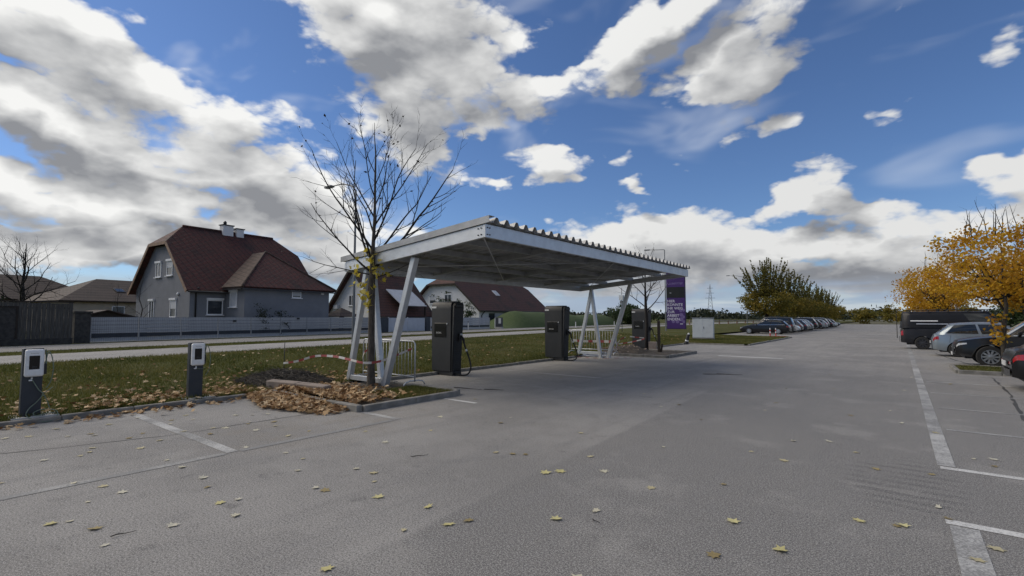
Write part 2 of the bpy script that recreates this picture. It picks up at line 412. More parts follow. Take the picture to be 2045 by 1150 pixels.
# ================================================================== ground, lot, roads
def grass_ground_mat():
    m, nt, b = new_mat('short_grass_ground'); tcn = mk(nt, 'ShaderNodeTexCoord'); v = tcn.outputs['Object']
    n1 = nz(nt, v, .35, 5, .6); n2 = nz(nt, v, 6, 6, .7); n3 = nz(nt, v, 45, 3, .6)
    c = mixc(nt, sstep(nt, n2, .3, .7), (.050,.060,.016), (.105,.108,.032))
    c = mixc(nt, sstep(nt, n1, .45, .7, 0, .6), c, (.125,.105,.045))
    c = mixc(nt, sstep(nt, n3, .35, .7, 0, .5), c, (.032,.034,.012))
    nt.links.new(c, b.inputs['Base Color']); setp(b, Roughness=1.); b.inputs['Specular IOR Level'].default_value = .1
    bp = mk(nt, 'ShaderNodeBump'); bp.inputs['Strength'].default_value = .7; bp.inputs['Distance'].default_value = .05
    nt.links.new(n2, bp.inputs['Height']); nt.links.new(bp.outputs[0], b.inputs['Normal']); return m
M['ground'] = grass_ground_mat()
M['field'] = mat('autumn_field', (.105,.095,.045), (.075,.070,.032), .05, 1., detail=8)

def asphalt_mat(name, base, path=False):
    m, nt, b = new_mat(name); tcn = mk(nt, 'ShaderNodeTexCoord'); v = tcn.outputs['Object']
    sx_ = mk(nt, 'ShaderNodeSeparateXYZ'); nt.links.new(v, sx_.inputs[0]); X, Y = sx_.outputs[0], sx_.outputs[1]
    k = base
    fine = nz(nt, v, 120, 2, .6); agg = nz(nt, v, 62, 3, .7)
    big = nz(nt, v, .33, 6, .6); mid = nz(nt, v, 2.2, 6, .65)
    vs_ = vmth(nt, 'MULTIPLY', v, (2.2, .12, 1)); streak = nz(nt, vs_, 1.0, 5, .6)
    c = mixc(nt, sstep(nt, big, .36, .62), (k*.70, k*.67, k*.62), (k*1.20, k*1.15, k*1.07))
    if not path:
        # two paving lanes laid at different times, a joint between them
        jx = mth(nt, 'ADD', mth(nt, 'ADD', X, 2.95), mth(nt, 'MULTIPLY', Y, .052))
        jx = mth(nt, 'ADD', jx, mth(nt, 'MULTIPLY', mth(nt, 'SUBTRACT', mid, .5), .12))
        lane = sstep(nt, jx, -.03, .05)
        c = mixc(nt, mth(nt, 'MULTIPLY', lane, sstep(nt, Y, 26, 5, 0, .8)), c, (k*.55, k*.53, k*.50))
        joint = mth(nt, 'SUBTRACT', 1.0, sstep(nt, mth(nt, 'ABSOLUTE', jx), .01, .06))
        c = mixc(nt, mth(nt, 'MULTIPLY', joint, .35), c, (k*.45, k*.44, k*.43))
    c = mixc(nt, sstep(nt, streak, .48, .68, 0, .6), c, (k*.64, k*.625, k*.605))
    c = mixc(nt, sstep(nt, mid, .54, .72, 0, .6), c, (k*.58, k*.56, k*.53))
    c = mixc(nt, sstep(nt, nz(nt, v, 3.6, 3, .55, .4), .63, .72, 0, .75), c, (k*.44, k*.42, k*.40))
    c = mixc(nt, mth(nt, 'MULTIPLY', sstep(nt, nz(nt, vmth(nt, 'ADD', v, (31, 7, 0)), 1.1, 4, .6), .56, .66), sstep(nt, nz(nt, v, 11, 4, .65), .45, .6, 0, .55)), c, (k*.50, k*.48, k*.46))
    c = mixc(nt, sstep(nt, nz(nt, v, .75, 6, .65), .52, .66, 0, .55), c, (k*1.32, k*1.27, k*1.17))
    if not path:
        # scrubbed tyre ripples beside the bay line and swept turning marks
        def spot(cx, cy, rx, ry):
            a = mth(nt, 'MULTIPLY', mth(nt, 'SUBTRACT', X, cx), 1/rx); e = mth(nt, 'MULTIPLY', mth(nt, 'SUBTRACT', Y, cy), 1/ry)
            return sstep(nt, mth(nt, 'ADD', mth(nt, 'MULTIPLY', a, a), mth(nt, 'MULTIPLY', e, e)), 1.0, .25)
        wv = mk(nt, 'ShaderNodeTexWave'); wv.inputs['Scale'].default_value = 1.55; wv.inputs['Distortion'].default_value = 2.6; wv.inputs['Detail'].default_value = 2; wv.bands_direction = 'Y'
        nt.links.new(vmth(nt, 'ADD', v, (0, 0, 0)), wv.inputs['Vector'])
        c = mixc(nt, mth(nt, 'MULTIPLY', mth(nt, 'MULTIPLY', spot(-.02, 6.6, .62, 1.3), mth(nt, 'MULTIPLY', sstep(nt, wv.outputs['Fac'], .45, .75), sstep(nt, nz(nt, v, 2.6, 4, .6), .30, .5))), .95), c, (k*.30, k*.29, k*.28))
        for (cx, cy, r0, ang) in ((-2.9, 7.6, 2.1, 1), (-4.6, 12.5, 2.9, 1), (-3.4, 15.5, 3.0, 1), (-6.2, 6.0, 2.6, 1)):
            a = mth(nt, 'SUBTRACT', X, cx); e = mth(nt, 'SUBTRACT', Y, cy)
            rr = mth(nt, 'POWER', mth(nt, 'ADD', mth(nt, 'MULTIPLY', a, a), mth(nt, 'MULTIPLY', e, e)), .5)
            ring = mth(nt, 'SUBTRACT', 1.0, sstep(nt, mth(nt, 'ABSOLUTE', mth(nt, 'SUBTRACT', rr, r0)), .02, .13))
            seg = mth(nt, 'MULTIPLY', sstep(nt, a, .6, r0*.9), sstep(nt, nz(nt, v, 1.6, 4, .6), .42, .62))
            c = mixc(nt, mth(nt, 'MULTIPLY', mth(nt, 'MULTIPLY', ring, seg), .5), c, (k*.5, k*.49, k*.48))
        # sand washed out beside the tree island
        c = mixc(nt, mth(nt, 'MULTIPLY', mth(nt, 'MULTIPLY', spot(-7.2, 4.6, 1.5, 2.4), sstep(nt, mid, .35, .65)), .5), c, (.20,.17,.125))
    c = mixc(nt, sstep(nt, agg, .50, .62, 0, .62), c, (k*1.6, k*1.57, k*1.52))
    c = mixc(nt, sstep(nt, agg, .51, .38, 0, .85), c, (k*.42, k*.42, k*.42))
    c = mixc(nt, sstep(nt, fine, .53, .62, 0, .75), c, (k*2.1, k*2.03, k*1.92))
    nt.links.new(c, b.inputs['Base Color'])
    nt.links.new(sstep(nt, big, .25, .75, .78, .92, False), b.inputs['Roughness']); b.inputs['Specular IOR Level'].default_value = .35
    bp = mk(nt, 'ShaderNodeBump'); bp.inputs['Strength'].default_value = .28; bp.inputs['Distance'].default_value = .004
    nt.links.new(mth(nt, 'ADD', agg, mth(nt, 'MULTIPLY', fine, .5)), bp.inputs['Height']); nt.links.new(bp.outputs[0], b.inputs['Normal'])
    return m
M['asphalt'] = asphalt_mat('lot_asphalt', .225)
M['road'] = asphalt_mat('road_asphalt', .20, True)
M['path'] = asphalt_mat('path_asphalt', .25, True)
def worn_paint(name, wear, base=.21, col_=(.62,.62,.60)):
    m, nt, b = new_mat(name); tcn = mk(nt, 'ShaderNodeTexCoord'); v = tcn.outputs['Object']
    n1 = nz(nt, v, 55, 4, .75); n2 = nz(nt, v, 1.3, 5, .65)
    f = sstep(nt, mth(nt, 'ADD', mth(nt, 'MULTIPLY', n1, .6), mth(nt, 'MULTIPLY', n2, .55)), wear-.09, wear+.09)
    c = mixc(nt, f, col_, (base, base, base*.98))
    nt.links.new(c, b.inputs['Base Color']); setp(b, Roughness=.8); return m
M['paint'] = worn_paint('worn_white_paint', .62); M['paint_faint'] = worn_paint('faint_white_paint', .53, col_=(.40,.395,.375))
M['paint_mid'] = worn_paint('faded_white_paint', .57, col_=(.48,.48,.465))

def rx(Y, off): return off - .14*(Y - 4)          # lines parallel to the road
Z_ROAD = .30
def terrain_z(X, Y): return .085 + (Z_ROAD-.085)*smooth01((-11.12-X)/9.)
def lot_edge(Y):
    if Y < 33: return -11.13
    if Y < 48.5: return -7.45
    return -14.6
# ---- ground sheet left of the lot
Ys = [-60,-20,-8] + [i*.75 for i in range(-8, 44)] + [32.99,33.01] + [34+i for i in range(14)] + [48.49,48.51] + [50+3*i for i in range(14)] + [100,120,150,200,300,500,900,1600,2600]
Ss = [0,.25,.5,.75,1,1.5,2,2.5,3,4,5,6,7,8,9,10,12,14,17,20,25,30,40,60,100,200,500,1200,2600]
mb = MB(); idx = {}
for i, y in enumerate(Ys):
    for j, s_ in enumerate(Ss):
        x = lot_edge(y) - s_; z = terrain_z(x, y)
        if x < -10 and x > -21 and -10 < y < 60: z += .035*mnoise.noise((x*.7, y*.7, 0))*min(1, s_*2)
        mb.v.append((x, y, z if x < -7.0 else .085))
n = len(Ss)
for i in range(len(Ys)-1):
    for j in range(n-1):
        a = i*n+j; mb.f.append((a, a+1, a+n+1, a+n)); mb.m.append(0)
ground = struct(mb.build('ground', M['ground'], smooth=True))
ground['label'] = 'mown grass ground beside and beyond the car park'
mb = MB(); mb.box(-3000, 3000, -3000, 3000, -.6, -.09); field = struct(mb.build('field', M['field'])); field['label'] = 'flat dry autumn field around the car park'
# ---- the car park
mb = MB()
lotp = [(-11.13,-40),(60,-40),(60,165),(-16,165),(-16,49),(-7.0,49),(-7.0,32.9),(-11.13,32.9)]
for (x0,x1,y0,y1) in ((-11.2,60,-40,33.05),(-7.5,60,33.05,48.45),(-15.2,60,48.45,165)):
    mb.add([(x0,y0,0),(x1,y0,0),(x1,y1,0),(x0,y1,0)], [(0,1,2,3)])
lot = struct(mb.build('car_park', M['asphalt'])); lot['label'] = 'wide worn grey asphalt car park'
def sheet(name, pts, z, m, parent=None):
    mb = MB(); mb.add([(x, y, z) for x, y in pts], [tuple(range(len(pts)))]); return mb.build(name, m, parent)
YR = [-60, 0, 20, 40, 70, 110, 170, 260, 420]
def bend(Y): return 0 if Y < 60 else .0012*(Y-60)**2*.6
def strip(name, o0, o1, z, m):
    mb = MB(); n = len(YR)
    vs = [(rx(y, o0)+bend(y), y, z) for y in YR] + [(rx(y, o1)+bend(y), y, z) for y in YR]
    mb.add(vs, [(i, i+1, n+i+1, n+i) for i in range(n-1)]); return struct(mb.build(name, m))
path = strip('footpath', -21.2, -26.0, Z_ROAD+.012, M['path'])
road = strip('road', -28.6, -34.2, Z_ROAD+.016, M['road'])
edge_l = strip('road_edge_line', -33.75, -33.6, Z_ROAD+.020, M['paint_mid']); edge_l.parent = road; del edge_l['kind']
edge_r = strip('road_edge_line', -29.1, -28.95, Z_ROAD+.020, M['paint_mid']); edge_r.parent = road; del edge_r['kind']
# ---- painted bay markings
def line(x0, x1, y0, y1, m='paint', z=.004):
    return sheet('bay_marking', [(x0,y0),(x1,y0),(x1,y1),(x0,y1)], z, M[m], lot)
line(-10.85, -6.72, 2.76, 2.90, 'paint_mid'); line(-7.66, -6.70, 5.38, 5.50, 'paint_mid'); line(-7.62, -6.72, 7.36, 7.46, 'paint')
line(-6.78, -6.66, -6, 2.74, 'paint_faint'); line(-6.78, -6.66, 2.92, 5.36, 'paint_faint')
line(-10.6, -6.7, .22, .32, 'paint_faint')
line(-6.5, -3.9, 23.25, 23.55, 'paint'); line(-10.2, -6.7, 10.05, 10.13, 'paint_faint'); line(-10.2, -6.7, 12.6, 12.7, 'paint_mid'); line(-10.2, -6.7, 15.2, 15.3, 'paint_faint')
line(.26, .44, -2, 5.50, 'paint_mid'); line(.24, 5.4, 5.52, 5.64, 'paint')
line(.28, .44, 7.62, 22.0, 'paint_mid'); line(.30, 5.4, 7.46, 7.58, 'paint')
for y, k in ((10.05,'paint_mid'),(12.4,'paint_faint'),(14.8,'paint_mid'),(17.3,'paint_mid'),(19.8,'paint_faint'),(27.2,'paint_faint'),(32.3,'paint_faint')):
    line(.50, 5.3, y, y+.10, k)
line(.28, .44, 22.1, 46, 'paint_faint')
# ---- tar-filled cracks
M['tar'] = mat('tar_seam', (.05,.05,.05), (.075,.073,.07), 6, .8)
def tar(pts, w):
    mb = MB(); P_ = []
    for (x0,y0),(x1,y1) in zip(pts, pts[1:]):
        for i in range(10): P_.append((x0+(x1-x0)*i/10+.05*mnoise.noise((x0+i*.37,y0+i*.71,5)), y0+(y1-y0)*i/10))
    P_.append(pts[-1]); n_ = len(P_); ww = [w*(.5+abs(mnoise.noise((i*.4,2,7)))*1.4) for i in range(n_)]
    mb.add([(x-ww[i]/2,y,.003) for i,(x,y) in enumerate(P_)]+[(x+ww[i]/2,y,.003) for i,(x,y) in enumerate(P_)], [(i,i+1,n_+i+1,n_+i) for i in range(n_-1)]); mb.build('tar_seam', M['tar'], lot)
tar([(1.3,31.5),(1.75,26.5),(2.2,22.95)], .09); tar([(2.0,19.6),(1.9,16.0),(1.62,12.5),(1.4,9.4)], .06); tar([(-9.2,.2),(-8.4,2.6),(-8.3,5.0)], .025)
# ---- kerbs: each stone on its own
kerb = thing('kerb', None, None); struct(kerb); kerb['label'] = 'low concrete kerb edging the car park'
kmesh = {}
def kstone(L, h=.085, w=.12, m='concrete'):
    key = (round(L,2), h, w, m)
    if key not in kmesh:
        mb = MB(); mb.box(-w/2, w/2, 0.006, L-.006, -.1, h); me = mb.mesh('kerb_stone', M[m])
        bm = bmesh.new(); bm.from_mesh(me); bmesh.ops.bevel(bm, geom=[e for e in bm.edges], offset=.012, segments=1, affect='EDGES'); bm.to_mesh(me); bm.free()
        kmesh[key] = me
    return kmesh[key]
def kerb_run(a, b, h=.085, parent=None, L=1.0, m='concrete', jit=.006):
    a, b = Vector((*a, 0)), Vector((*b, 0)); d = b-a; n = max(1, round(d.length/L)); step = d.length/n
    ang = math.atan2(-d.x, d.y)
    for i in range(n):
        o = link('kerb_stone', kstone(step, h, m=m), parent or kerb); o.location = a + d*(i/n) + Vector((random.uniform(-jit,jit), random.uniform(-jit,jit), random.uniform(-.012,.006)))
        o.rotation_euler = (random.uniform(-.006,.006), random.uniform(-.01,.01), ang)
kerb_run((-11.07,-6),(-11.07,4.9)); kerb_run((-11.07,8.2),(-11.07,18.5)); kerb_run((-11.07,24.6),(-11.07,33.0))
kerb_run((-11.07,32.98),(-7.6,32.98)); kerb_run((-7.40,33.1),(-7.40,48.4)); kerb_run((-7.4,48.55),(-14.5,48.55))
# ---- tree islands
def island(name, x0, x1, y0, y1, label, sides='SENW', top=.075, m='soil', h=.12):
    t = thing(name, None, None); struct(t); t['label'] = label
    mb = MB(); nx, ny = 24, 24
    mb.grid(lambda u, v: (x0+.06+(x1-x0-.12)*u, y0+.06+(y1-y0-.12)*v, top+.03*mnoise.noise((u*5, v*5, 3+x0))), nx, ny)
    mb.build('island_bed', M[m], t, smooth=True)
    if 'S' in sides: kerb_run((x0, y0), (x1, y0), h, t)
    if 'E' in sides: kerb_run((x1, y0+.06), (x1, y1-.06), h, t)
    if 'N' in sides: kerb_run((x1, y1), (x0, y1), h, t)
    if 'W' in sides: kerb_run((x0, y1-.06), (x0, y0+.06), h, t)
    return t
isl1 = island('tree_island', -11.0, -7.75, 5.42, 7.98, 'concrete edged bed of fallen leaves around the bare tree', 'SEN')
isl2 = island('tree_island', -10.9, -7.8, 20.6, 24.4, 'earth bed with debris around the bare tree beyond the carport', 'SEN')
isl3 = island('tree_island', 1.35, 6.2, 20.45, 22.9, 'grassy bed under the orange tree among parked cars', 'SENW', m='ground')
isl4 = island('tree_island', 1.35, 6.2, 45.0, 47.4, 'grassy bed under the orange tree behind the black van', 'SENW', m='ground')

# ================================================================== carport
def W(o): o.location = -Vector(o.parent.location); return o       # part given in world coordinates
cp = thing('carport', 'galvanised steel carport with corrugated roof on leaning legs above the chargers', 'carport', (-9, 13.4, 0))
XF, XR, YN, YF = -6.50, -11.30, 7.42, 19.40
def bz(x): return 2.90 + .42*(x-XR)/(XF-XR)          # underside of the roof frame
def cbeam(y, h=.27, w=.07, x0=XR, x1=XF, dz=0, name='cross_beam', m='galv'):
    mb = MB(); mb.add([(x, yy, bz(x)+dz+zz) for x in (x0, x1) for yy in (y-w/2, y+w/2) for zz in (0, h)],
        [(0,1,3,2),(4,6,7,5),(0,4,5,1),(2,3,7,6),(0,2,6,4),(1,5,7,3)]); return W(mb.build(name, M[m], cp, bevel=.006, seg=1))
side = cbeam(YN); cbeam(YF, .20, name='cross_beam')
for y in (10.4, 13.4, 16.4): cbeam(y, .15, .06, x0=XR+.08, x1=XF-.08, dz=.09, name='rafter', m='galv_sheet')
def ybeam(x, h, w, dz=0, name='purlin', m='galv', y0=YN+.04, y1=YF-.04):
    mb = MB(); mb.box(x-w/2, x+w/2, y0, y1, bz(x)+dz, bz(x)+dz+h); return W(mb.build(name, M[m], cp, bevel=.005, seg=1))
front = ybeam(XF, .27, .07, name='front_beam', y0=YN-.04, y1=YF+.05); ybeam(XR, .24, .07, name='rear_beam', y0=YN-.04, y1=YF+.05)
for x in (-7.55, -8.75, -9.95, -10.85): ybeam(x, .14, .06, .12, m='galv_sheet')
# bolts on the corner of the front beam
for dy, dz in ((.06,.06),(.06,.20),(.13,.06),(.13,.20)):
    mb = MB(); mb.lathe([(.014,0),(.014,.016),(.006,.02)], 6, Matrix.Translation((XF+.035, YN-.04+dy, bz(XF)+dz)) @ Matrix.Rotation(R(90),4,'Y')); W(mb.build('bolt', M['black'], cp))
for dx in (.08,.16):
    for dz in (.07,.2):
        mb = MB(); mb.lathe([(.014,0),(.014,.016),(.006,.02)], 6, Matrix.Translation((XF-dx, YN-.035, bz(XF)-dx*.087+dz)) @ Matrix.Rotation(R(90),4,'X')); W(mb.build('bolt', M['black'], cp))
# corrugated sheets, one metre each, ribs running down the slope
def sheet_mesh(n=3, p=.333):
    prof = []
    for i in range(n):
        y = i*p; prof += [(y, 0), (y+.10, 0), (y+.165, .105), (y+.235, .105), (y+.30, 0)]
    prof.append((n*p, 0)); mb = MB(); x0, x1 = XR-.16, XF+.15; k = len(prof)
    vs = [(x, y, bz(x)+.285+z+t) for t in (0, .006) for x in (x0, x1) for y, z in prof]
    fs = []
    for i in range(k-1):
        fs += [(i, i+1, k+i+1, k+i), (2*k+i, 3*k+i, 3*k+i+1, 2*k+i+1), (i, 2*k+i, 2*k+i+1, i+1), (k+i, k+i+1, 3*k+i+1, 3*k+i)]
    fs += [(0, k, 3*k, 2*k), (k-1, 3*k-1, 4*k-1, 2*k-1)]
    mb.add(vs, fs); return mb.mesh('roof_sheet', M['galv_sheet'])
shm = sheet_mesh()
for i in range(12):
    o = link('roof_sheet', shm, cp); o.location = Vector((0, YN-.02+i*.999, random.uniform(0,.004))) - Vector(cp.location)
# verge flashing along the near slope, hanging over the sheet's edge
mb = MB(); x0, x1 = XR-.17, XF+.16
mb.add([(x, yy, bz(x)+zz) for x in (x0,x1) for yy,zz in ((YN-.075,.272),(YN-.075,.41),(YN+.10,.41),(YN+.10,.402),(YN-.067,.402),(YN-.067,.272))],
       [(0,1,7,6),(1,2,8,7),(2,3,9,8),(3,4,10,9),(4,5,11,10),(5,0,6,11),(0,5,4,3,2,1),(6,7,8,9,10,11)])
W(mb.build('verge_flashing', M['galv_sheet'], cp))
# legs
def leg(a, b, w=.13):
    mb = MB(); mb.beam(a, b, w, w, (0,1,0)); l = W(mb.build('leg', M['galv'], cp, bevel=.012)); return l
def plate(x, y, s=.26):
    mb = MB(); mb.box(x-s/2, x+s/2, y-s/2, y+s/2, .0, .022); W(mb.build('base_plate', M['galv'], cp))
for y, s in ((YN+.16, 1), (YF-.16, -1)):
    leg((-11.33, y, .02), (-10.63, y, bz(-10.63)-.005)); leg((-10.15, y+.14*s, .02), (-10.58, y+.14*s, bz(-10.58)+.02)); leg((-9.86, y, .02), (-8.80, y, bz(-8.8)-.005), .145)
    mb = MB(); mb.box(-11.25, -9.95, y-.05, y+.05, .12, .24); W(mb.build('base_beam', M['galv'], cp, bevel=.006))
    for x in (-11.33, -10.15, -9.86): plate(x, y+(.14*s if x == -10.15 else 0), .2)
# thin bracing rods below the sheets
for (a, b) in (((-10.8,7.6),(-6.7,13.3)), ((-6.7,7.6),(-10.8,13.3)), ((-10.8,13.5),(-6.7,19.2)), ((-6.7,13.5),(-10.8,19.2))):
    mb = MB(); mb.tube([(a[0],a[1],bz(a[0])+.05),(b[0],b[1],bz(b[0])+.05)], .011, 6); W(mb.build('brace_rod', M['galv'], cp, smooth=True))
# concrete footing slabs
for y0, y1 in ((7.05,8.1),(18.75,19.8)):
    pass

# ================================================================== fast chargers
def text_mesh(name, body, size, m, align='LEFT', bold=0., shear=0.):
    cu = bpy.data.curves.new(name, 'FONT'); cu.body = body; cu.size = size; cu.align_x = align; cu.offset = bold; cu.shear = shear; cu.resolution_u = 2
    tmp = bpy.data.objects.new(name+'_src', cu); col.objects.link(tmp)
    bpy.context.view_layer.update()
    me = bpy.data.meshes.new_from_object(tmp.evaluated_get(bpy.context.evaluated_depsgraph_get()))
    bpy.data.objects.remove(tmp, do_unlink=True); bpy.data.curves.remove(cu)
    me.name = name; me.materials.clear(); me.materials.append(m); return me
ROT_FRONT = Euler((R(90), 0, 0))        # text standing upright, read from -Y
M['print_dim'] = mat('dim_white_print', (.42,.42,.42), None, 1, .6)
icons_me = text_mesh('screen_icons', 'AAAA', .085, M['print_dim'], bold=.001)
def charger(loc, label):
    t = thing('charging_station', label, 'charging station', loc, 0, 'fast charging stations under the carport')
    w, d, h = .94, .46, 2.20
    mb = MB(); mb.box(-w/2+.06, w/2-.07, .05, d-.04, 0, .13); mb.build('plinth', M['black'], t, bevel=.01)
    # front housing slightly tapering downwards, rounded top edge
    poly = [(0,.12),(0,1.97),(.012,2.10),(.05,2.17),(.12,2.20),(d-.08,2.20),(d,2.12),(d,.12)]
    mb = MB(); mb.prism(poly, lambda y, z: (-w/2+.012*(1-z/2.2), y+.02*(1-z/2.2), z), lambda y, z: (w/2-.10-.035*(1-z/2.2), y+.02*(1-z/2.2), z))
    mb.build('housing', M['char_grey'], t, smooth=30, bevel=.012)
    # black side bay with the cable, leaning in towards the foot
    poly2 = [(.03,.14),(.03,2.05),(.07,2.14),(.14,2.16),(d-.06,2.16),(d-.02,2.06),(d-.06,.14)]
    mb = MB(); mb.prism(poly2, lambda y, z: (w/2-.099-.035*(1-z/2.2), y+.01, z), lambda y, z: (w/2-.085*(1-z/2.2), y+.01, z))
    sb = mb.build('side_bay', M['char_side'], t, smooth=30, bevel=.01)
    for i in range(16):
        z = .22+i*.055; x = w/2-.085*(1-z/2.2)
        mb = MB(); mb.box(x-.004, x+.010, .08, d-.11, z, z+.03); mb.build('vent_slat', M['char_grey'], sb)
    mb = MB(); mb.box(w/2-.03, w/2+.035, .06, d-.05, 2.0, 2.12); mb.build('cable_hood', M['char_side'], t, bevel=.02)
    # screen
    sx0, sx1 = -w/2+.13, w/2-.31
    mb = MB(); mb.box(sx0, sx1, -.006, .012, 1.13, 1.55); sc_ = mb.build('screen', M['screen'], t, bevel=.006, seg=1)
    ic = link('screen_icons', icons_me, sc_); ic.location = (sx0+.085, -.008, 1.235); ic.rotation_euler = ROT_FRONT
    mb = MB(); mb.lathe([(.026,0),(.026,.012),(.018,.018)], 12, Matrix.Translation((sx1+.045, .002, 1.53)) @ Matrix.Rotation(R(90),4,'X')); mb.build('card_reader', M['cab_grey'], t, smooth=30)
    mb = MB(); mb.box(-w/2+.02, -w/2+.21, -.004, .012, 1.995, 2.05); mb.build('number_tag', M['white_pl'], t)
    # plug in its holster and the drooping cable
    X0 = w/2-.05
    mb = MB(); mb.box(X0-.02, X0+.06, .24, .39, 1.02, 1.24); mb.build('plug_holster', M['black'], t, bevel=.015)
    mb = MB(); mb.tube([(X0+.05,.32,1.16),(X0+.10,.32,1.13),(X0+.16,.32,1.06),(X0+.17,.32,.97)], [.032,.036,.034,.026], 10); pl = mb.build('charging_plug', M['rubber'], t, smooth=True)
    mb = MB(); mb.box(X0+.055, X0+.075, .28, .36, 1.19, 1.235); mb.build('plug_latch', M['cab_grey'], pl)
    c = [(X0+.17,.32,.98),(X0+.21,.34,.84),(X0+.30,.37,.60),(X0+.40,.36,.38),(X0+.44,.33,.22),(X0+.40,.28,.085),(X0+.28,.22,.03),(X0+.12,.17,.035),(X0-.02,.15,.09),(X0-.08,.15,.17)]
    pts = []
    for i in range(len(c)-1):
        p0, p1, p2, p3 = [Vector(c[max(0,min(len(c)-1,j))]) for j in (i-1,i,i+1,i+2)]
        for k in range(4):
            s = k/4; pts.append(.5*((2*p1)+(p2-p0)*s+(2*p0-5*p1+4*p2-p3)*s*s+(3*p1-p0-3*p2+p3)*s**3))
    pts.append(Vector(c[-1]))
    mb = MB(); mb.tube(pts, .024, 8); cb_ = mb.build('charging_cable', M['rubber'], t, smooth=True)
    mb = MB(); mb.tube([(X0+.232,.347,.78),(X0+.255,.355,.72)], .028, 8); mb.build('cable_band', M['cab_grey'], cb_)
    return t
charger((-10.78, 10.36, .0), 'anthracite fast charging station closest to the tree wound with tape')
charger((-10.94, 16.70, .0), 'anthracite fast charging station between its two neighbours, beside the taped barrier')
charger((-10.97, 25.10, .0), 'anthracite fast charging station beyond the carport behind a slim bare tree')
for x, y, n in ((-11.3, 10.0, 'pale concrete pad behind the charging station closest to the taped tree'), (-11.35, 16.5, 'pale concrete pad behind the charging station beside the taped barrier')):
    mb = MB(); mb.box(x-.75, x+.25, y-.45, y+.95, -.05, .03); o = mb.build('concrete_pad', M['concrete_l'], bevel=.01, seg=1); tag(o, n, 'concrete pad')

# ================================================================== wallbox posts at the kerb
def wallbox(loc, rz, label, coil):
    t = thing('charging_post', label, 'charging post', loc, rz, 'wallbox posts along the kerb')
    # local frame: front looks along +X, width along Y
    mb = MB(); mb.box(-.30, .20, -.24, .34, -.09, .015); mb.build('foot_slab', M['concrete_l'], t, bevel=.01)
    mb = MB(); mb.box(-.085, .065, -.125, .125, .0, 1.115); mb.build('pillar', M['slate'], t, bevel=.008)
    mb = MB(); mb.box(.065, .155, -.11, .125, .655, 1.10); bx_ = mb.build('wallbox', M['white_pl'], t, smooth=40, bevel=.032, seg=4)
    mb = MB(); mb.box(.15, .158, -.062, .068, .775, 1.00); mb.build('display', M['screen'], bx_, bevel=.004, seg=1)
    mb = MB()
    for i in range(6): mb.box(.1545, .157, -.045+.017*i, -.034+.017*i, 1.03, 1.042)
    mb.build('maker_print', M['print_dim'], bx_)
    mb = MB(); mb.box(.15, .160, -.03, .04, .80, .835); mb.build('card_reader', M['black'], bx_, bevel=.004, seg=1)
    mb = MB(); mb.box(.065, .10, -.045, -.005, .585, .605); mb.box(.062, .09, -.02, .0, .60, .64); mb.build('seal_bracket', M['white_pl'], t)
    mb = MB(); mb.box(-.05, .07, .125, .17, .68, .86); mb.build('plug_holder', M['black'], t, bevel=.012)
    def spl(c, r, name, sub=5):
        pts = []
        for i in range(len(c)-1):
            p0, p1, p2, p3 = [Vector(c[max(0,min(len(c)-1,j))]) for j in (i-1,i,i+1,i+2)]
            for k in range(sub):
                s = k/sub; pts.append(.5*((2*p1)+(p2-p0)*s+(2*p0-5*p1+4*p2-p3)*s*s+(3*p1-p0-3*p2+p3)*s**3))
        pts.append(Vector(c[-1])); mb = MB(); mb.tube(pts, r, 7); return mb.build(name, M['cable_g'], t, smooth=True)
    spl([(.04,.15,.86),(.05,.17,1.0),(.05,.19,1.05),(.06,.23,.95),(.07,.25,.75),(.08,.22,.55),(.08,.17,.45)], .0075, 'cable')
    spl([(.03,.15,1.09),(.03,.16,.96),(.04,.165,.80)], .010, 'cable')
    if coil:
        spl([(.085,-.01,.62),(.10,.02,.55),(.12,.08,.43),(.12,.13,.36),(.11,.07,.25),(.13,-.03,.14),(.16,-.06,.04),(.26,.02,-.02),(.33,.16,-.07),(.28,.28,-.03),(.20,.31,.05),(.16,.24,.10),(.15,.10,.11),(.18,.02,.07),(.22,.05,.03),(.21,.2,.05),(.16,.3,.04)], .0075, 'charging_cable')
        spl([(.10,.125,.37),(.11,.18,.40),(.10,.25,.46)], .0075, 'cable'); spl([(.08,.14,.36),(.10,.19,.24),(.12,.22,.12)], .0075, 'cable')
    else:
        spl([(.085,.0,.60),(.10,.04,.585),(.09,.12,.58),(.06,.16,.60)], .006, 'cable')
    return t
wallbox((-11.33, 1.575, .085), 0, 'slate charging post with white wallbox and a coiled cable on the ground', True)
wallbox((-11.36, 4.0, .085), R(-4), 'slate charging post with white wallbox beside the pile of fallen leaves', False)

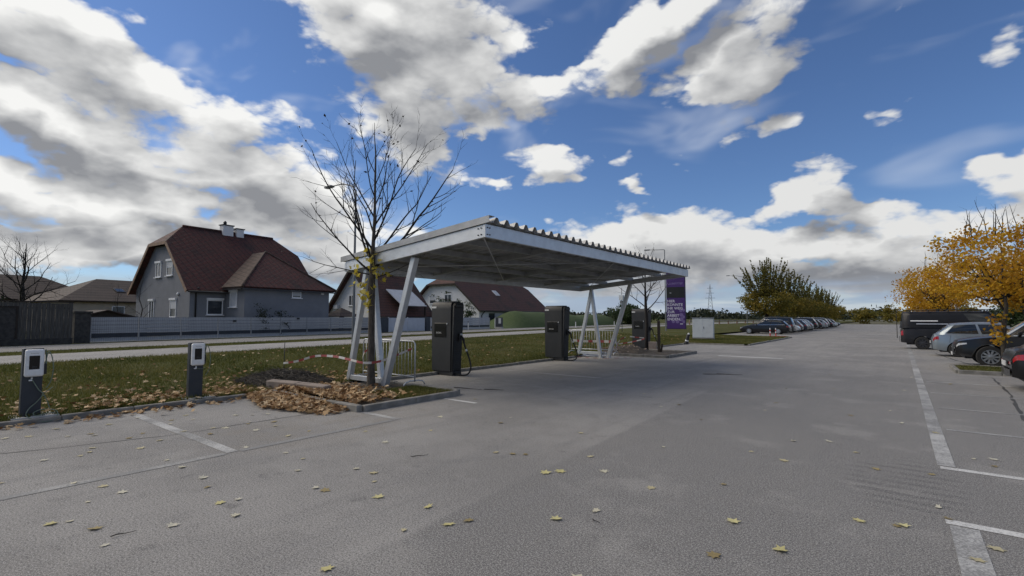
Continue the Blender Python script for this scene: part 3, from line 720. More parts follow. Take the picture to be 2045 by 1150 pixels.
# ================================================================== houses
def roof_mat(name, c1, c2, c3, diamond=True):
    m, nt, b = new_mat(name); tcn = mk(nt, 'ShaderNodeTexCoord'); v = tcn.outputs['Object']
    sx_ = mk(nt, 'ShaderNodeSeparateXYZ'); nt.links.new(v, sx_.inputs[0])
    u = mth(nt, 'ADD', sx_.outputs[1], mth(nt, 'MULTIPLY', sx_.outputs[0], .35)); z = mth(nt, 'MULTIPLY', sx_.outputs[2], 1.25)
    if diamond:
        p = mth(nt, 'ADD', u, mth(nt, 'MULTIPLY', z, .6)); q = mth(nt, 'SUBTRACT', u, mth(nt, 'MULTIPLY', z, 1.5))
        fa = mth(nt, 'FRACT', mth(nt, 'MULTIPLY', p, 2.0)); fb_ = mth(nt, 'FRACT', mth(nt, 'MULTIPLY', q, 1.6))
        edge = mth(nt, 'MINIMUM', sstep(nt, fa, 0, .22), sstep(nt, fb_, 0, .22))
    else:
        fa = mth(nt, 'FRACT', mth(nt, 'MULTIPLY', z, 2.6)); fb_ = mth(nt, 'FRACT', mth(nt, 'MULTIPLY', u, 3.2))
        edge = mth(nt, 'MINIMUM', sstep(nt, fa, 0, .3), sstep(nt, fb_, 0, .12))
    c = mixc(nt, sstep(nt, nz(nt, v, 3.5, 6, .7), .35, .65), c1, c2)
    c = mixc(nt, sstep(nt, nz(nt, v, .45, 5, .6), .48, .68), c, c3)
    c = mixc(nt, edge, (c3[0]*.7, c3[1]*.7, c3[2]*.7), c)
    nt.links.new(c, b.inputs['Base Color']); setp(b, Roughness=.8)
    bp = mk(nt, 'ShaderNodeBump'); bp.inputs['Strength'].default_value = .6; bp.inputs['Distance'].default_value = .03
    nt.links.new(edge, bp.inputs['Height']); nt.links.new(bp.outputs[0], b.inputs['Normal']); return m
M['roof_a'] = roof_mat('red_brown_diamond_slate', (.088,.021,.016), (.054,.016,.013), (.028,.0125,.011))
M['roof_b'] = roof_mat('red_brown_tile', (.085,.030,.022), (.055,.022,.017), (.036,.019,.015), False)
M['roof_w'] = roof_mat('weathered_brown_slate', (.105,.070,.055), (.075,.048,.038), (.055,.038,.030))
M['roof_c'] = roof_mat('brown_tile_roof', (.052,.034,.028), (.040,.026,.021), (.028,.019,.016), False)

def slab(name, pts, t, m, parent, smooth=False):
    """flat polygon with thickness t below its plane"""
    P = [Vector(p) for p in pts]; n = (P[1]-P[0]).cross(P[2]-P[0]).normalized()
    if n.z < 0: P = P[::-1]; n = -n
    mb = MB(); k = len(P); mb.add(P + [p - n*t for p in P], [tuple(range(k)), tuple(range(k, 2*k))[::-1]] + [(i, k+i, k+(i+1)%k, (i+1)%k) for i in range(k)])
    return mb.build(name, m, parent)
def window(parent, axis, at_, a0, a1, z0, z1, sgn, blind=0., head=True, name='window', mull=0):
    """window on the plane axis=at_ facing sgn; a along the other axis"""
    def P(a, d, z): return (at_ + sgn*d, a, z) if axis == 'x' else (a, at_ + sgn*d, z)
    def bx(mb, a0, a1, d0, d1, z0, z1):
        c = [P(a, d, z) for z in (z0, z1) for (a, d) in ((a0,d0),(a1,d0),(a1,d1),(a0,d1))]
        mb.add(c, [(0,3,2,1),(4,5,6,7),(0,1,5,4),(1,2,6,5),(2,3,7,6),(3,0,4,7)])
    f = .07; mb = MB()
    bx(mb, a0, a0+f, .0, .05, z0, z1); bx(mb, a1-f, a1, .0, .05, z0, z1); bx(mb, a0+f, a1-f, .0, .05, z0, z0+f); bx(mb, a0+f, a1-f, .0, .05, z1-f, z1)
    if mull:
        for k in range(1, mull+1): c = a0+(a1-a0)*k/(mull+1); bx(mb, c-.035, c+.035, .0, .048, z0+f, z1-f)
    w = mb.build(name, M['white_fr'], parent)
    mb = MB(); bx(mb, a0+f, a1-f, .004, .016, z0+f, z1-f); mb.build('pane', M['glass_win'], w)
    if blind:
        mb = MB(); bx(mb, a0+f, a1-f, .018, .032, z1-f-(z1-z0-2*f)*blind, z1-f); mb.build('blind', M['blind'], w)
    if head:
        mb = MB(); bx(mb, a0-.04, a1+.04, .0, .13, z1+.002, z1+.16); mb.build('blind_box', M['white_fr'], w)
    mb = MB(); bx(mb, a0-.08, a1+.08, .0, .15, z0-.06, z0-.002); mb.build('sill', M['white_fr'], w)
    return w
def gable_roof(parent, w, L, e, rz, ov, oh, m, hip=None, hy=1.3, t=.16, trim='wood_trim', tm=None):
    """house of width w (x from -w to 0), length L (y 0..L); e eave height at wall; rz ridge height; hip = height of the half hip edge or None"""
    cx = -w/2; s = (rz-e)/(w/2); xe = ov; ze = e - ov*s
    y0, y1 = -oh, L+oh
    if hip is None:
        slab('roof_slope', [(xe,y0,ze),(xe,y1,ze),(cx,y1,rz),(cx,y0,rz)], t, m, parent); slab('roof_slope', [(-w-ov,y1,ze),(-w-ov,y0,ze),(cx,y0,rz),(cx,y1,rz)], t, m, parent)
        edges = [[(xe,y0,ze),(cx,y0,rz)],[(-w-ov,y0,ze),(cx,y0,rz)]]
    else:
        h = (rz-hip)/s
        slab('roof_slope', [(xe,y0,ze),(xe,y1,ze),(cx+h,y1,hip),(cx,L-hy,rz),(cx,hy,rz),(cx+h,y0,hip)], t, m, parent)
        slab('roof_slope', [(-w-ov,y1,ze),(-w-ov,y0,ze),(cx-h,y0,hip),(cx,hy,rz),(cx,L-hy,rz),(cx-h,y1,hip)], t, m, parent)
        slab('half_hip', [(cx-h,y0,hip),(cx+h,y0,hip),(cx,hy,rz)], t, m, parent); slab('half_hip', [(cx+h,y1,hip),(cx-h,y1,hip),(cx,L-hy,rz)], t, m, parent)
        edges = [[(xe,y0,ze),(cx+h,y0,hip)],[(-w-ov,y0,ze),(cx-h,y0,hip)],[(cx-h,y0,hip),(cx+h,y0,hip)]]
    for a, b in edges:
        mb = MB(); mb.beam(Vector(a)+Vector((0,-.02,-.12)), Vector(b)+Vector((0,-.02,-.12)), .05, .24, (0,0,1)); mb.build('verge_board', M[trim], parent)
    mb = MB(); mb.tube([(cx, (hy if hip else y0), rz+.02), (cx, (L-hy if hip else y1), rz+.02)], .11, 8); mb.build('ridge_cap', m, parent, smooth=True)
    mb = MB(); mb.tube([(xe+.05, y0+.1, ze-.12), (xe+.05, y1-.1, ze-.12)], .075, 8); mb.build('gutter', M['pipe'], parent, smooth=True)
    # walls
    g = [(0,.1),(0,e-.12)] 
    if hip is None: g += [(cx, rz-.2)]
    else: h = (rz-hip)/s; g += [(cx+h, hip-.2),(cx-h, hip-.2)]
    g += [(-w,e-.12),(-w,.1)]
    return g
# ---- the blue-grey house
gh = thing('grey_house', 'blue-grey rendered house with dark red half-hipped roof behind the long grey fence', 'house', (-42.0, 14.23, 0), R(5.5))
g = gable_roof(gh, 9.33, 10.6, 4.30, 9.35, .45, .45, M['roof_a'], 7.75, 1.34)
mb = MB(); mb.prism(g, lambda x, z: (x, 0, z), lambda x, z: (x, 10.6, z)); mb.build('wall', M['plaster_g'], gh)
mb = MB(); mb.box(0, 2.8, 2.6, 10.2, .1, 4.2); wing = mb.build('wing_wall', M['plaster_g'], gh)
o4 = .42; e0 = 4.12; y0, y1, xf = 2.6-o4, 10.2+o4, 2.8+o4; ym = (y0+y1)/2; hw = (y1-y0)/2; ap = e0+.80*hw; xa = xf-hw; xb = -3.0
slab('wing_roof_front', [(xf,y0,e0),(xf,y1,e0),(xa,ym,ap)], .14, M['roof_a'], gh)
slab('wing_roof_side', [(xf,y0,e0),(xa,ym,ap),(xb,ym,ap),(-.2,y0,e0)], .14, M['roof_w'], gh)
slab('wing_roof_side', [(xa,ym,ap),(xf,y1,e0),(-.2,y1,e0),(xb,ym,ap)], .14, M['roof_a'], gh)
mb = MB(); mb.tube([(xf,y0,e0+.02),(xa,ym,ap+.02),(xf,y1,e0+.02)], .09, 8); mb.build('hip_cap', M['roof_w'], gh, smooth=True)
mb = MB(); mb.box(xf-.05, xf+.1, y0, y1, e0-.24, e0-.14); mb.box(.5, xf-.05, y0-.1, y0+.05, e0-.24, e0-.14); mb.build('gutter', M['pipe'], gh)
for (x0,x1,z0,z1,bl) in ((-5.80,-4.82,5.0,6.15,.0),(-3.85,-2.87,5.05,6.22,.45)): window(gh, 'y', 0, x0, x1, z0, z1, -1, bl, mull=1 if bl == 0 else 0)
window(gh, 'y', 0, -6.75, -5.85, 1.6, 3.10, -1, .0, mull=1); window(gh, 'y', 0, -3.05, -2.05, 1.75, 3.10, -1, .5)
window(gh, 'x', 0, 1.22, 2.42, 1.95, 3.10, 1, 0); window(gh, 'y', 2.6, .75, 1.75, 2.55, 3.75, -1, 1.0); window(gh, 'x', 2.8, 6.55, 7.40, 3.38, 3.98, 1, .75)
mb = MB(); mb.tube([(.45,.4,4.0),(.25,.4,3.85),(.08,.4,3.55),(.08,.4,.2)], .055, 8); mb.build('downpipe', M['pipe'], gh, smooth=True)
mb = MB(); mb.box(2.8,2.92,9.35,9.6,3.75,4.0); mb.build('wall_lamp', M['white_fr'], gh, bevel=.02)
mb = MB(); mb.lathe([(.11,0),(.13,.08),(.02,.14)], 12, Matrix.Translation((-1.75,-.02,3.55)) @ Matrix.Rotation(R(90),4,'X')); mb.build('wall_lamp', M['white_fr'], gh, smooth=True)
for (ya, yb, zt) in ((4.45,5.35,9.92),(5.65,6.3,9.74)):
    mb = MB(); mb.box(-4.95,-4.35,ya,yb,8.9,zt); c_ = mb.build('chimney', M['plaster_w'], gh)
    mb = MB(); mb.box(-5.02,-4.28,ya-.07,yb+.07,zt,zt+.08); mb.build('chimney_cap', M['pipe'], c_)
mb = MB(); mb.lathe([(.13,10.0),(.13,10.14),(.16,10.2),(.08,10.32),(.03,10.36)], 10, Matrix.Translation((-4.65,4.75,0))); mb.build('chimney_pot', M['pipe'], gh, smooth=True)
# ---- white gabled house with low eaves
h2 = thing('white_house', 'white gabled house with steep dark red roof beside the grey house', 'house', (-44.0, 33.25, 0), R(5.5))
g = gable_roof(h2, 8.8, 7.6, 2.45, 7.5, .5, .6, M['roof_b'], trim='wood_dark')
mb = MB(); mb.prism(g, lambda x, z: (x, 0, z), lambda x, z: (x, 7.6, z)); mb.build('wall', M['plaster_w'], h2)
window(h2, 'y', 0, -5.3, -4.4, 3.1, 4.3, -1, 0, False, mull=1); window(h2, 'y', 0, -6.7, -5.9, 1.2, 2.3, -1, 0, False)
mb = MB(); mb.box(-7.6,-6.9,-.35,-.02,2.75,3.2); mb.build('air_conditioner', M['blind'], h2, bevel=.02)
# lean-to porch roof of pale sheets on the road side
slab('porch_roof', [(.9,2.2,3.1),(.9,6.2,3.1),(-1.7,6.2,5.0),(-1.7,2.2,5.0)], .08, M['blind'], h2)
for y in (2.3, 6.1):
    mb = MB(); mb.box(.62,.74,y-.06,y+.06,.2,3.3); mb.build('porch_post', M['wood_dark'], h2)
mb = MB(); mb.box(-4.7,-4.1,4.0,4.7,6.9,8.2); mb.build('chimney', M['plaster_w'], h2)
# ---- second white house, broad gable
h3 = thing('white_house', 'white broad-gabled house with red-brown roof and skylight behind the green mound', 'house', (-48.0, 53.5, 0), R(5.5))
g = gable_roof(h3, 13.6, 20.0, 3.35, 9.3, .6, .7, M['roof_b'], 6.9, 2.6, trim='wood_dark')
mb = MB(); mb.prism(g, lambda x, z: (x, 0, z), lambda x, z: (x, 20.0, z)); mb.build('wall', M['plaster_w'], h3)
window(h3, 'y', 0, -6.6, -5.2, 3.8, 5.3, -1, 0, False, mull=1); window(h3, 'y', 0, -9.6, -8.4, 3.9, 5.2, -1, .6, False); window(h3, 'y', 0, -4.4, -3.2, 1.3, 2.6, -1, 0, False)
window(h3, 'x', 0, 2.2, 4.0, .9, 2.5, 1, 0, False)
mb = MB(); mb.box(-7.0,-4.6,-.9,-.02,3.55,3.68); bal = mb.build('balcony', M['wood_dark'], h3)
for i in range(9):
    mb = MB(); mb.box(-6.95+i*.28,-6.90+i*.28,-.9,-.86,3.68,4.5); mb.build('baluster', M['wood_dark'], bal)
mb = MB(); mb.box(-7.0,-4.6,-.91,-.85,4.5,4.57); mb.build('handrail', M['wood_dark'], bal)
s3 = (9.3-3.35)/6.8
sk = slab('skylight', [(x,y,3.35-x*s3+.1) for x,y in ((-2.2,7.6),(-2.2,8.7),(-3.1,8.7),(-3.1,7.6))], .08, M['white_fr'], h3)
slab('pane', [(x,y,3.35-x*s3+.115) for x,y in ((-2.28,7.7),(-2.28,8.6),(-3.02,8.6),(-3.02,7.7))], .02, M['blind'], sk)
mb = MB(); mb.tube([(.55,.9,2.75),(.35,.6,2.5),(.1,.5,2.1),(.1,.5,.2)], .07, 8); mb.build('downpipe', M['pipe'], h3, smooth=True)
# ---- beige house behind on the left
def hip_house(name, label, loc, rz, w, L, e, r, wm, rm, ov=.5):
    t = thing(name, label, 'house', loc, rz)
    mb = MB(); mb.box(-w,0,0,L,0,e); mb.build('wall', wm, t)
    x0,x1,y0,y1 = -w-ov, ov, -ov, L+ov; hw = (x1-x0)/2; cx = -w/2; ya, yb = y0+hw*.9, y1-hw*.9
    slab('roof_slope', [(x1,y0,e),(x1,y1,e),(cx,yb,r),(cx,ya,r)], .15, rm, t); slab('roof_slope', [(x0,y1,e),(x0,y0,e),(cx,ya,r),(cx,yb,r)], .15, rm, t)
    slab('roof_hip', [(x0,y0,e),(x1,y0,e),(cx,ya,r)], .15, rm, t); slab('roof_hip', [(x1,y1,e),(x0,y1,e),(cx,yb,r)], .15, rm, t)
    return t
bh = hip_house('beige_house', 'low beige house with brown hipped roof and roof windows behind the stone pillar', (-66.5, 11.2, .1), R(10), 11, 15, 3.4, 6.1, M['plaster_b'], M['roof_c'])
window(bh, 'x', 0, 4.2, 5.4, 1.7, 2.9, 1, 0, False); window(bh, 'x', 0, 8.2, 9.2, 1.7, 2.9, 1, .5, False)
for y in (5.4, 8.6):
    sk = slab('skylight', [(x,yy,3.4+(.5-x)*.45+.08) for x,yy in ((-1.9,y),(-1.9,y+.9),(-2.8,y+.9),(-2.8,y))], .07, M['pipe'], bh)
    slab('pane', [(x,yy,3.4+(.5-x)*.45+.095) for x,yy in ((-1.98,y+.08),(-1.98,y+.82),(-2.72,y+.82),(-2.72,y+.08))], .02, M['glass_win'], sk)
h5 = hip_house('dark_house', 'house with long dark roof behind the weathered wooden fence', (-78., -4.0, .1), R(8), 11, 22, 3.8, 6.9, M['plaster_b'], M['roof_c'])
window(h5, 'x', 0, 12, 13.4, 1.8, 3.0, 1, 0, False)
# ---- garden sheds whose roofs top the fence
def shed(name, label, loc, rz, w, L, e, r, m):
    t = thing(name, label, 'shed', loc, rz)
    mb = MB(); mb.prism([(0,0),(0,e),(-w/2,r-.06),(-w,e),(-w,0)], lambda x,z:(x,0,z), lambda x,z:(x,L,z)); mb.build('wall', M['wood_dark'], t)
    s = (r-e)/(w/2)
    slab('roof_slope', [(.25,-.25,e-.25*s),(.25,L+.25,e-.25*s),(-w/2,L+.25,r),(-w/2,-.25,r)], .07, m, t); slab('roof_slope', [(-w-.25,L+.25,e-.25*s),(-w-.25,-.25,e-.25*s),(-w/2,-.25,r),(-w/2,L+.25,r)], .07, m, t)
    mb = MB(); mb.box(-w/2-.45,-w/2+.45,-.03,0,.05,min(1.5,e)); mb.build('door', M['fence_wood'], t); return t
shed('garden_shed', 'low garden shed with pale felt roof behind the grey fence', (-40.4, 11.2, .25), R(95), 4.6, 2.6, 1.35, 1.98, M['roof_c'])
gz = thing('garden_pavilion', 'small dark pyramid-roofed garden pavilion behind the grey fence', 'pavilion', (-40.6, 26.2, .25), R(8))
for x,y in ((-1,-1),(1,-1),(1,1),(-1,1)):
    mb = MB(); mb.box(x-.05,x+.05,y-.05,y+.05,0,1.65); mb.build('post', M['wood_dark'], gz)
for k in range(4):
    a0, a1 = [(-1.25,-1.25),(1.25,-1.25),(1.25,1.25),(-1.25,1.25)][k], [(-1.25,-1.25),(1.25,-1.25),(1.25,1.25),(-1.25,1.25)][(k+1)%4]
    slab('roof_slope', [(*a0,1.6),(*a1,1.6),(0,0,2.4)], .05, M['roof_c'], gz)

# ================================================================== fences along the road
def fx(Y): return rx(Y, -36.0)
ANG = math.atan(.14)
fence = thing('privacy_fence', 'long light grey board fence with dark band in front of the grey house', 'fence', (fx(7.4), 7.4, .28), ANG)
board_me = {}
def board(L, h, m, t=.03):
    k = (round(L,2), h, m)
    if k not in board_me: mb = MB(); mb.box(-t/2, t/2, .01, L-.01, .006, h-.006); board_me[k] = mb.mesh('board', M[m])
    return board_me[k]
def wire_panel(L, H):
    k = ('wire', round(L,2), H)
    if k not in board_me:
        mb = MB(); n = int(L/.1)
        for i in range(n+1): y = L*i/n; mb.box(.045,.051, y-.003,y+.003, .02, H)
        for z in [.05+.2*j for j in range(int(H/.2)+1)]: mb.box(.052,.059, 0, L, z-.004, z+.004)
        board_me[k] = mb.mesh('wire_mesh', M['wire'])
    return board_me[k]
def fence_run(t, y0, n, L, wire=True, lift=.0):
    for i in range(n):
        y = y0+i*L; z = .06+lift
        p = MB(); p.box(-.03,.03,y-.035,y+.035,-.1,1.47+lift); p.build('post', M['fence_grey'], t)
        for h, m in ((.22,'fence_grey'),(.24,'fence_dark'),(.235,'fence_grey'),(.235,'fence_grey'),(.235,'fence_grey'),(.235,'fence_grey')):
            o = link('board', board(L-.08, h, m), t); o.location = (random.uniform(-.004,.004), y+.04, z); z += h+.004
        if wire: o = stuff(link('wire_mesh', wire_panel(L, 1.46), t)); o.location = (0, y, lift)
    p = MB(); p.box(-.03,.03,y0+n*L-.035,y0+n*L+.035,-.1,1.47+lift); p.build('post', M['fence_grey'], t)
    mb = MB(); mb.box(-.12,.10,y0,y0+n*L,-.15,.055); mb.build('plinth', M['concrete_l'], t)
fence_run(fence, 0, 9, 2.4)
for y, z in ((8.2,1.15),(13.4,1.32)):
    mb = MB(); mb.box(.06,.10,y,y+.22,z,z+.13); mb.build('mailbox_plate', M['black'], fence)
Yg = 7.4 + 21.6*math.cos(ANG)
gate = thing('gate', 'pale slatted driveway gate between dark posts', 'gate', (fx(Yg+.1), Yg+.1, .28), ANG)
mb = MB(); mb.box(-.06,.06,.05,2.0,.0,1.45); mb.build('side_panel', M['fence_dark'], gate)
mb = MB(); mb.box(.06,.075,.3,.75,.85,1.15); mb.build('intercom', M['cab_grey'], gate)
for i in range(14):
    for k in range(2):
        mb = MB(); mb.box(-.02,.02,2.1+k*2.75,4.8+k*2.75,.05+i*.1,.05+i*.1+.088); mb.build('slat', M['slat_light'], gate)
for y in (2.05, 4.825, 7.56): mb = MB(); mb.box(-.05,.05,y-.025,y+.025,0,1.5); mb.build('gate_post', M['slat_light'] if y < 7 else M['fence_dark'], gate)
mb = MB(); mb.box(-.12,.14,7.6,8.3,-.05,1.55); mb.build('gate_pillar', M['fence_dark'], gate, bevel=.01)
Yh = Yg + 8.6*math.cos(ANG)
fence2 = thing('privacy_fence', 'shorter light grey board fence with dark band between gate and green mound', 'fence', (fx(Yh), Yh, .28), ANG)
fence_run(fence2, 0, 5, 2.4, False)
# weathered wooden fence with its stone pillar
wf = thing('wooden_fence', 'tall weathered grey plank fence beside the road', 'fence', (fx(-6.0)+.6, -6.0, .28), ANG)
for i in range(68):
    h = 2.22+random.uniform(-.03,.03); mb = MB(); mb.box(-.015,.015,i*.185+.006,i*.185+.179,.32,h); o = mb.build('plank', M['fence_wood'], wf); o.location.x = random.uniform(-.012,.012)
for z in (.6, 1.9):
    mb = MB(); mb.box(-.075,-.02,0,12.6,z,z+.09); mb.build('rail', M['fence_wood'], wf)
mb = MB(); mb.box(-.14,.10,0,12.6,-.2,.34); mb.build('plinth', M['stone_pillar'], wf)
mb = MB(); mb.box(.02,.06,9.3,10.3,.36,1.95); d_ = mb.build('door', M['stone_pillar'], wf); 
mb = MB(); mb.box(.02,.09,9.22,9.3,.36,2.03); mb.box(.02,.09,10.3,10.38,.36,2.03); mb.box(.02,.09,9.3,10.3,1.95,2.03); mb.build('door_frame', M['wood_dark'], d_)
mb = MB(); mb.box(-.06,.06,0,12.6,2.25,2.31); mb.build('capping', M['wood_dark'], wf)
pil = thing('stone_pillar', 'dark stone pillar where the plank fence meets the grey fence', 'pillar', (fx(6.95)+.25, 6.95, .28), ANG)
mb = MB(); mb.box(-.3,.3,-.42,.30,-.2,1.70); mb.build('shaft', M['stone_pillar'], pil, bevel=.02)
mb = MB(); mb.box(-.36,.36,-.48,.36,1.70,1.80); mb.build('cap_stone', M['stone_pillar'], pil, bevel=.015)
# ---- grassy mound beyond the fence
mb = MB(); nu, nv = 70, 18
def mound(u, v):
    Y = 49 + 62*u; X = rx(Y, -37.9) - (v-.5)*7.6
    e = smooth01(u/.16)*smooth01((1-u)/.3); prof = max(0, math.cos((v-.5)*math.pi))**.8
    return (X, Y, .25 + e*prof*(2.25+.22*math.sin(u*9)+.15*mnoise.noise((X*.2,Y*.2,0))))
M['green'] = mat('lush_green_grass', (.045,.075,.018), (.068,.095,.028), 3, 1., bump=.8, bscale=9)
mb.grid(mound, nu, nv); hill = struct(mb.build('mound', M['green'], smooth=True)); hill['label'] = 'long grassy earth mound beside the road'

# ================================================================== trees
MAPLE = np.array([(0,-.5),(.12,-.28),(.46,-.34),(.30,-.05),(.52,.16),(.22,.16),(.16,.30),(0,.52),(-.16,.30),(-.22,.16),(-.52,.16),(-.30,-.05),(-.46,-.34),(-.12,-.28)], float)
def rand_frames(n, flat=0.):
    nrm = rng.normal(size=(n,3)); nrm[:,2] += flat*3*np.sign(nrm[:,2]+1e-6); nrm /= np.linalg.norm(nrm,axis=1,keepdims=True)
    a = rng.normal(size=(n,3)); a -= nrm*(a*nrm).sum(1,keepdims=True); a /= np.linalg.norm(a,axis=1,keepdims=True)
    return a, np.cross(nrm,a), nrm
def leaf_mesh(name, cen, size, m, shape='quad', flat=0., tint=None, curl=.25):
    """leaves of a crown, a heap or a lawn, as many small polygons"""
    n = len(cen); a, b, nn = rand_frames(n, flat); size = np.broadcast_to(np.asarray(size, float), (n,))
    if shape == 'quad': sh = np.array([(0,-.5),(.36,-.02),(0,.55),(-.36,-.02)])
    elif shape == 'maple': sh = MAPLE
    k = len(sh)
    V = cen[:,None,:] + (a[:,None,:]*sh[None,:,0:1] + b[:,None,:]*sh[None,:,1:2])*size[:,None,None]
    V += nn[:,None,:]*(curl*size[:,None,None]*(np.abs(sh[None,:,0:1])**1.5 + .5*sh[None,:,1:2]**2)*rng.uniform(-.3,1,(n,1,1)))
    t = np.repeat(rng.random(n) if tint is None else tint, k)
    return np_mesh(name, V.reshape(-1,3), k, np.arange(n*k), m, t)
def limb_tubes(mb, tips, p, d, L, r, lev, maxlev, up=.25, wob=.18, kids=(5,5,4), sides=(8,6,5,4,3), ratio=.55, spread=(28,55), r_end=.25):
    """one limb and everything that grows from it"""
    nseg = max(3, int(L/(.28 if lev < 2 else .16))); nseg = min(nseg, 12)
    pts = [Vector(p)]; d = Vector(d).normalized(); rad = [r]
    spawn = []
    for i in range(nseg):
        d = (d + Vector((random.gauss(0,wob), random.gauss(0,wob), random.gauss(0,wob*.6)+up/nseg*2.2))*.5).normalized() if i else d
        pts.append(pts[-1]+d*(L/nseg)); t = (i+1)/nseg; rad.append(r*(1-t*(1-r_end)))
        if t > .22: spawn.append((pts[-1].copy(), d.copy(), rad[-1], t))
    mb.tube(pts, rad, sides[min(lev, len(sides)-1)], cap=False)
    tips.append((pts[-1], d, lev)); 
    for q in pts[len(pts)//2:]: tips.append((q, d, lev))
    if lev >= maxlev: return
    n = kids[min(lev, len(kids)-1)]; n = max(1, int(n*random.uniform(.8,1.2)))
    for k in range(n):
        q, dd, rr, t = spawn[min(len(spawn)-1, int(len(spawn)*(k+random.random()*.7)/n))]
        ax = dd.orthogonal().normalized(); ax.rotate(Matrix.Rotation(random.uniform(0,6.283),3,dd))
        nd = dd.copy(); nd.rotate(Matrix.Rotation(R(random.uniform(*spread)),3,ax))
        limb_tubes(mb, tips, q, nd, L*ratio*(1.15-.5*t)*random.uniform(.75,1.2), max(.0035, rr*.62), lev+1, maxlev, up, wob, kids, sides, ratio, spread, r_end)
def tree_root(name, label, loc, group=None): return thing(name, label, 'tree', loc, 0, group)
def trunk(t, pts, rad, m='bark', n=12):
    mb = MB(); P = []
    for i, p in enumerate(pts): P.append(p)
    mb.tube(P, rad, n); return mb.build('trunk', M[m], t, smooth=True)

# ---- the bare young tree in the leaf-filled bed
random.seed(21)
t1 = tree_root('bare_tree', 'bare young maple with last yellow leaves on its trunk, wound with striped tape', (-10.05, 7.33, .05))
st = [(0,0,0),(.0,.0,.05),(-.02,.0,.5),(-.05,.02,1.2),(-.07,.03,2.0),(-.06,.02,2.7),(-.02,.0,3.3),(.0,.02,4.1),(.02,.0,4.9),(.0,.02,5.7),(-.03,.0,6.1),(-.05,.0,6.5)]
trunk(t1, st, [.115,.105,.088,.080,.076,.072,.048,.036,.027,.018,.010,.005], 'bark')
rv = Vector((math.cos(R(38.1)), math.sin(R(38.1)), 0)); fv = Vector((-math.sin(R(38.1)), math.cos(R(38.1)), 0))
# main limbs: height on the stem, bearing round it, steepness, length
tips1 = []
for (z, az_, steep, L, r) in ((2.75,175,38,2.7,.036),(2.8,8,50,3.5,.05),(2.85,95,55,2.6,.034),(2.95,265,50,2.5,.034),(3.05,160,52,3.1,.040),(3.15,30,46,2.9,.036),(3.3,205,55,2.9,.034),(3.5,330,58,2.8,.032),(3.7,130,55,2.5,.028),(3.9,0,58,2.6,.028),(4.1,190,60,2.3,.025),(4.4,60,62,2.1,.022),(4.6,240,60,2.0,.02),(4.9,340,64,1.7,.017),(5.2,170,64,1.5,.014),(5.6,20,64,1.1,.011),(2.7,185,12,1.9,.022),(2.6,350,18,1.5,.018)):
    d = (rv*math.cos(R(az_)) + fv*math.sin(R(az_)))*math.cos(R(steep)) + Vector((0,0,math.sin(R(steep))))
    k = min(len(st)-2, max(i for i in range(len(st)) if st[i][2] <= z)); a, b = Vector(st[k]), Vector(st[k+1]); p = a.lerp(b, (z-a.z)/(b.z-a.z))
    mb = MB(); limb_tubes(mb, tips1, p, d, L*.92, r*.8, 1, 3, up=.30 if steep > 30 else .12, wob=.16, kids=(6,7,4), ratio=.42, spread=(25,50))
    mb.build('limb', M['bark_d'], t1, smooth=True)
# last leaves
c = []
for z in np.linspace(1.9, 3.25, 15):
    for _ in range(6):
        w_ = .05+.24*math.exp(-((z-2.75)/.45)**2); c.append(Vector((-.06,.02,z)) + rv*(-.10+random.gauss(0,w_)) + fv*random.gauss(-.08,.08) + Vector((0,0,random.gauss(0,.05))))
for _ in range(12): c.append(Vector((-.06,0,2.85)) + rv*random.uniform(.15,.45) + fv*random.gauss(-.05,.08) + Vector((0,0,random.uniform(-.25,.05))))
stuff(link('last_leaves', leaf_mesh('last_leaves', np.array([tuple(q) for q in c]), rng.uniform(.09,.16,len(c)), M['leaf_yel'], 'maple', curl=.5), t1))
pick = random.sample(tips1, 70); stuff(link('withered_leaves', leaf_mesh('withered_leaves', np.array([tuple(q[0]) for q in pick]), rng.uniform(.05,.09,70), M['leaf_dark'], 'quad', curl=.6), t1))

# ---- slim bare tree beyond the carport
random.seed(5)
t2 = tree_root('bare_tree', 'slim bare tree standing in front of the charging station beyond the carport', (-9.72, 23.0, .05))
st2 = [(0,0,0),(.0,0,.6),(.03,0,1.4),(-.02,.02,2.2),(-.03,0,3.0),(-.02,0,3.9),(0,0,5.0)]
trunk(t2, st2, [.10,.085,.075,.07,.045,.025,.006], 'bark_d'); tips2 = []
for i in range(15):
    z = 2.0+i*.17; az_ = i*137.5; steep = 38+i*1.7; L = 1.9-i*.07
    d = (rv*math.cos(R(az_)) + fv*math.sin(R(az_)))*math.cos(R(steep)) + Vector((0,0,math.sin(R(steep))))
    mb = MB(); limb_tubes(mb, tips2, (-.02,.0,z), d, L, .03-.0013*i, 1, 3, up=.22, kids=(4,5,3), ratio=.42); mb.build('limb', M['bark_d'], t2, smooth=True)
pick = random.sample(tips2, 60); stuff(link('withered_leaves', leaf_mesh('withered_leaves', np.array([tuple(q[0]) for q in pick]), .07, M['leaf_dark'], 'quad', curl=.6), t2))

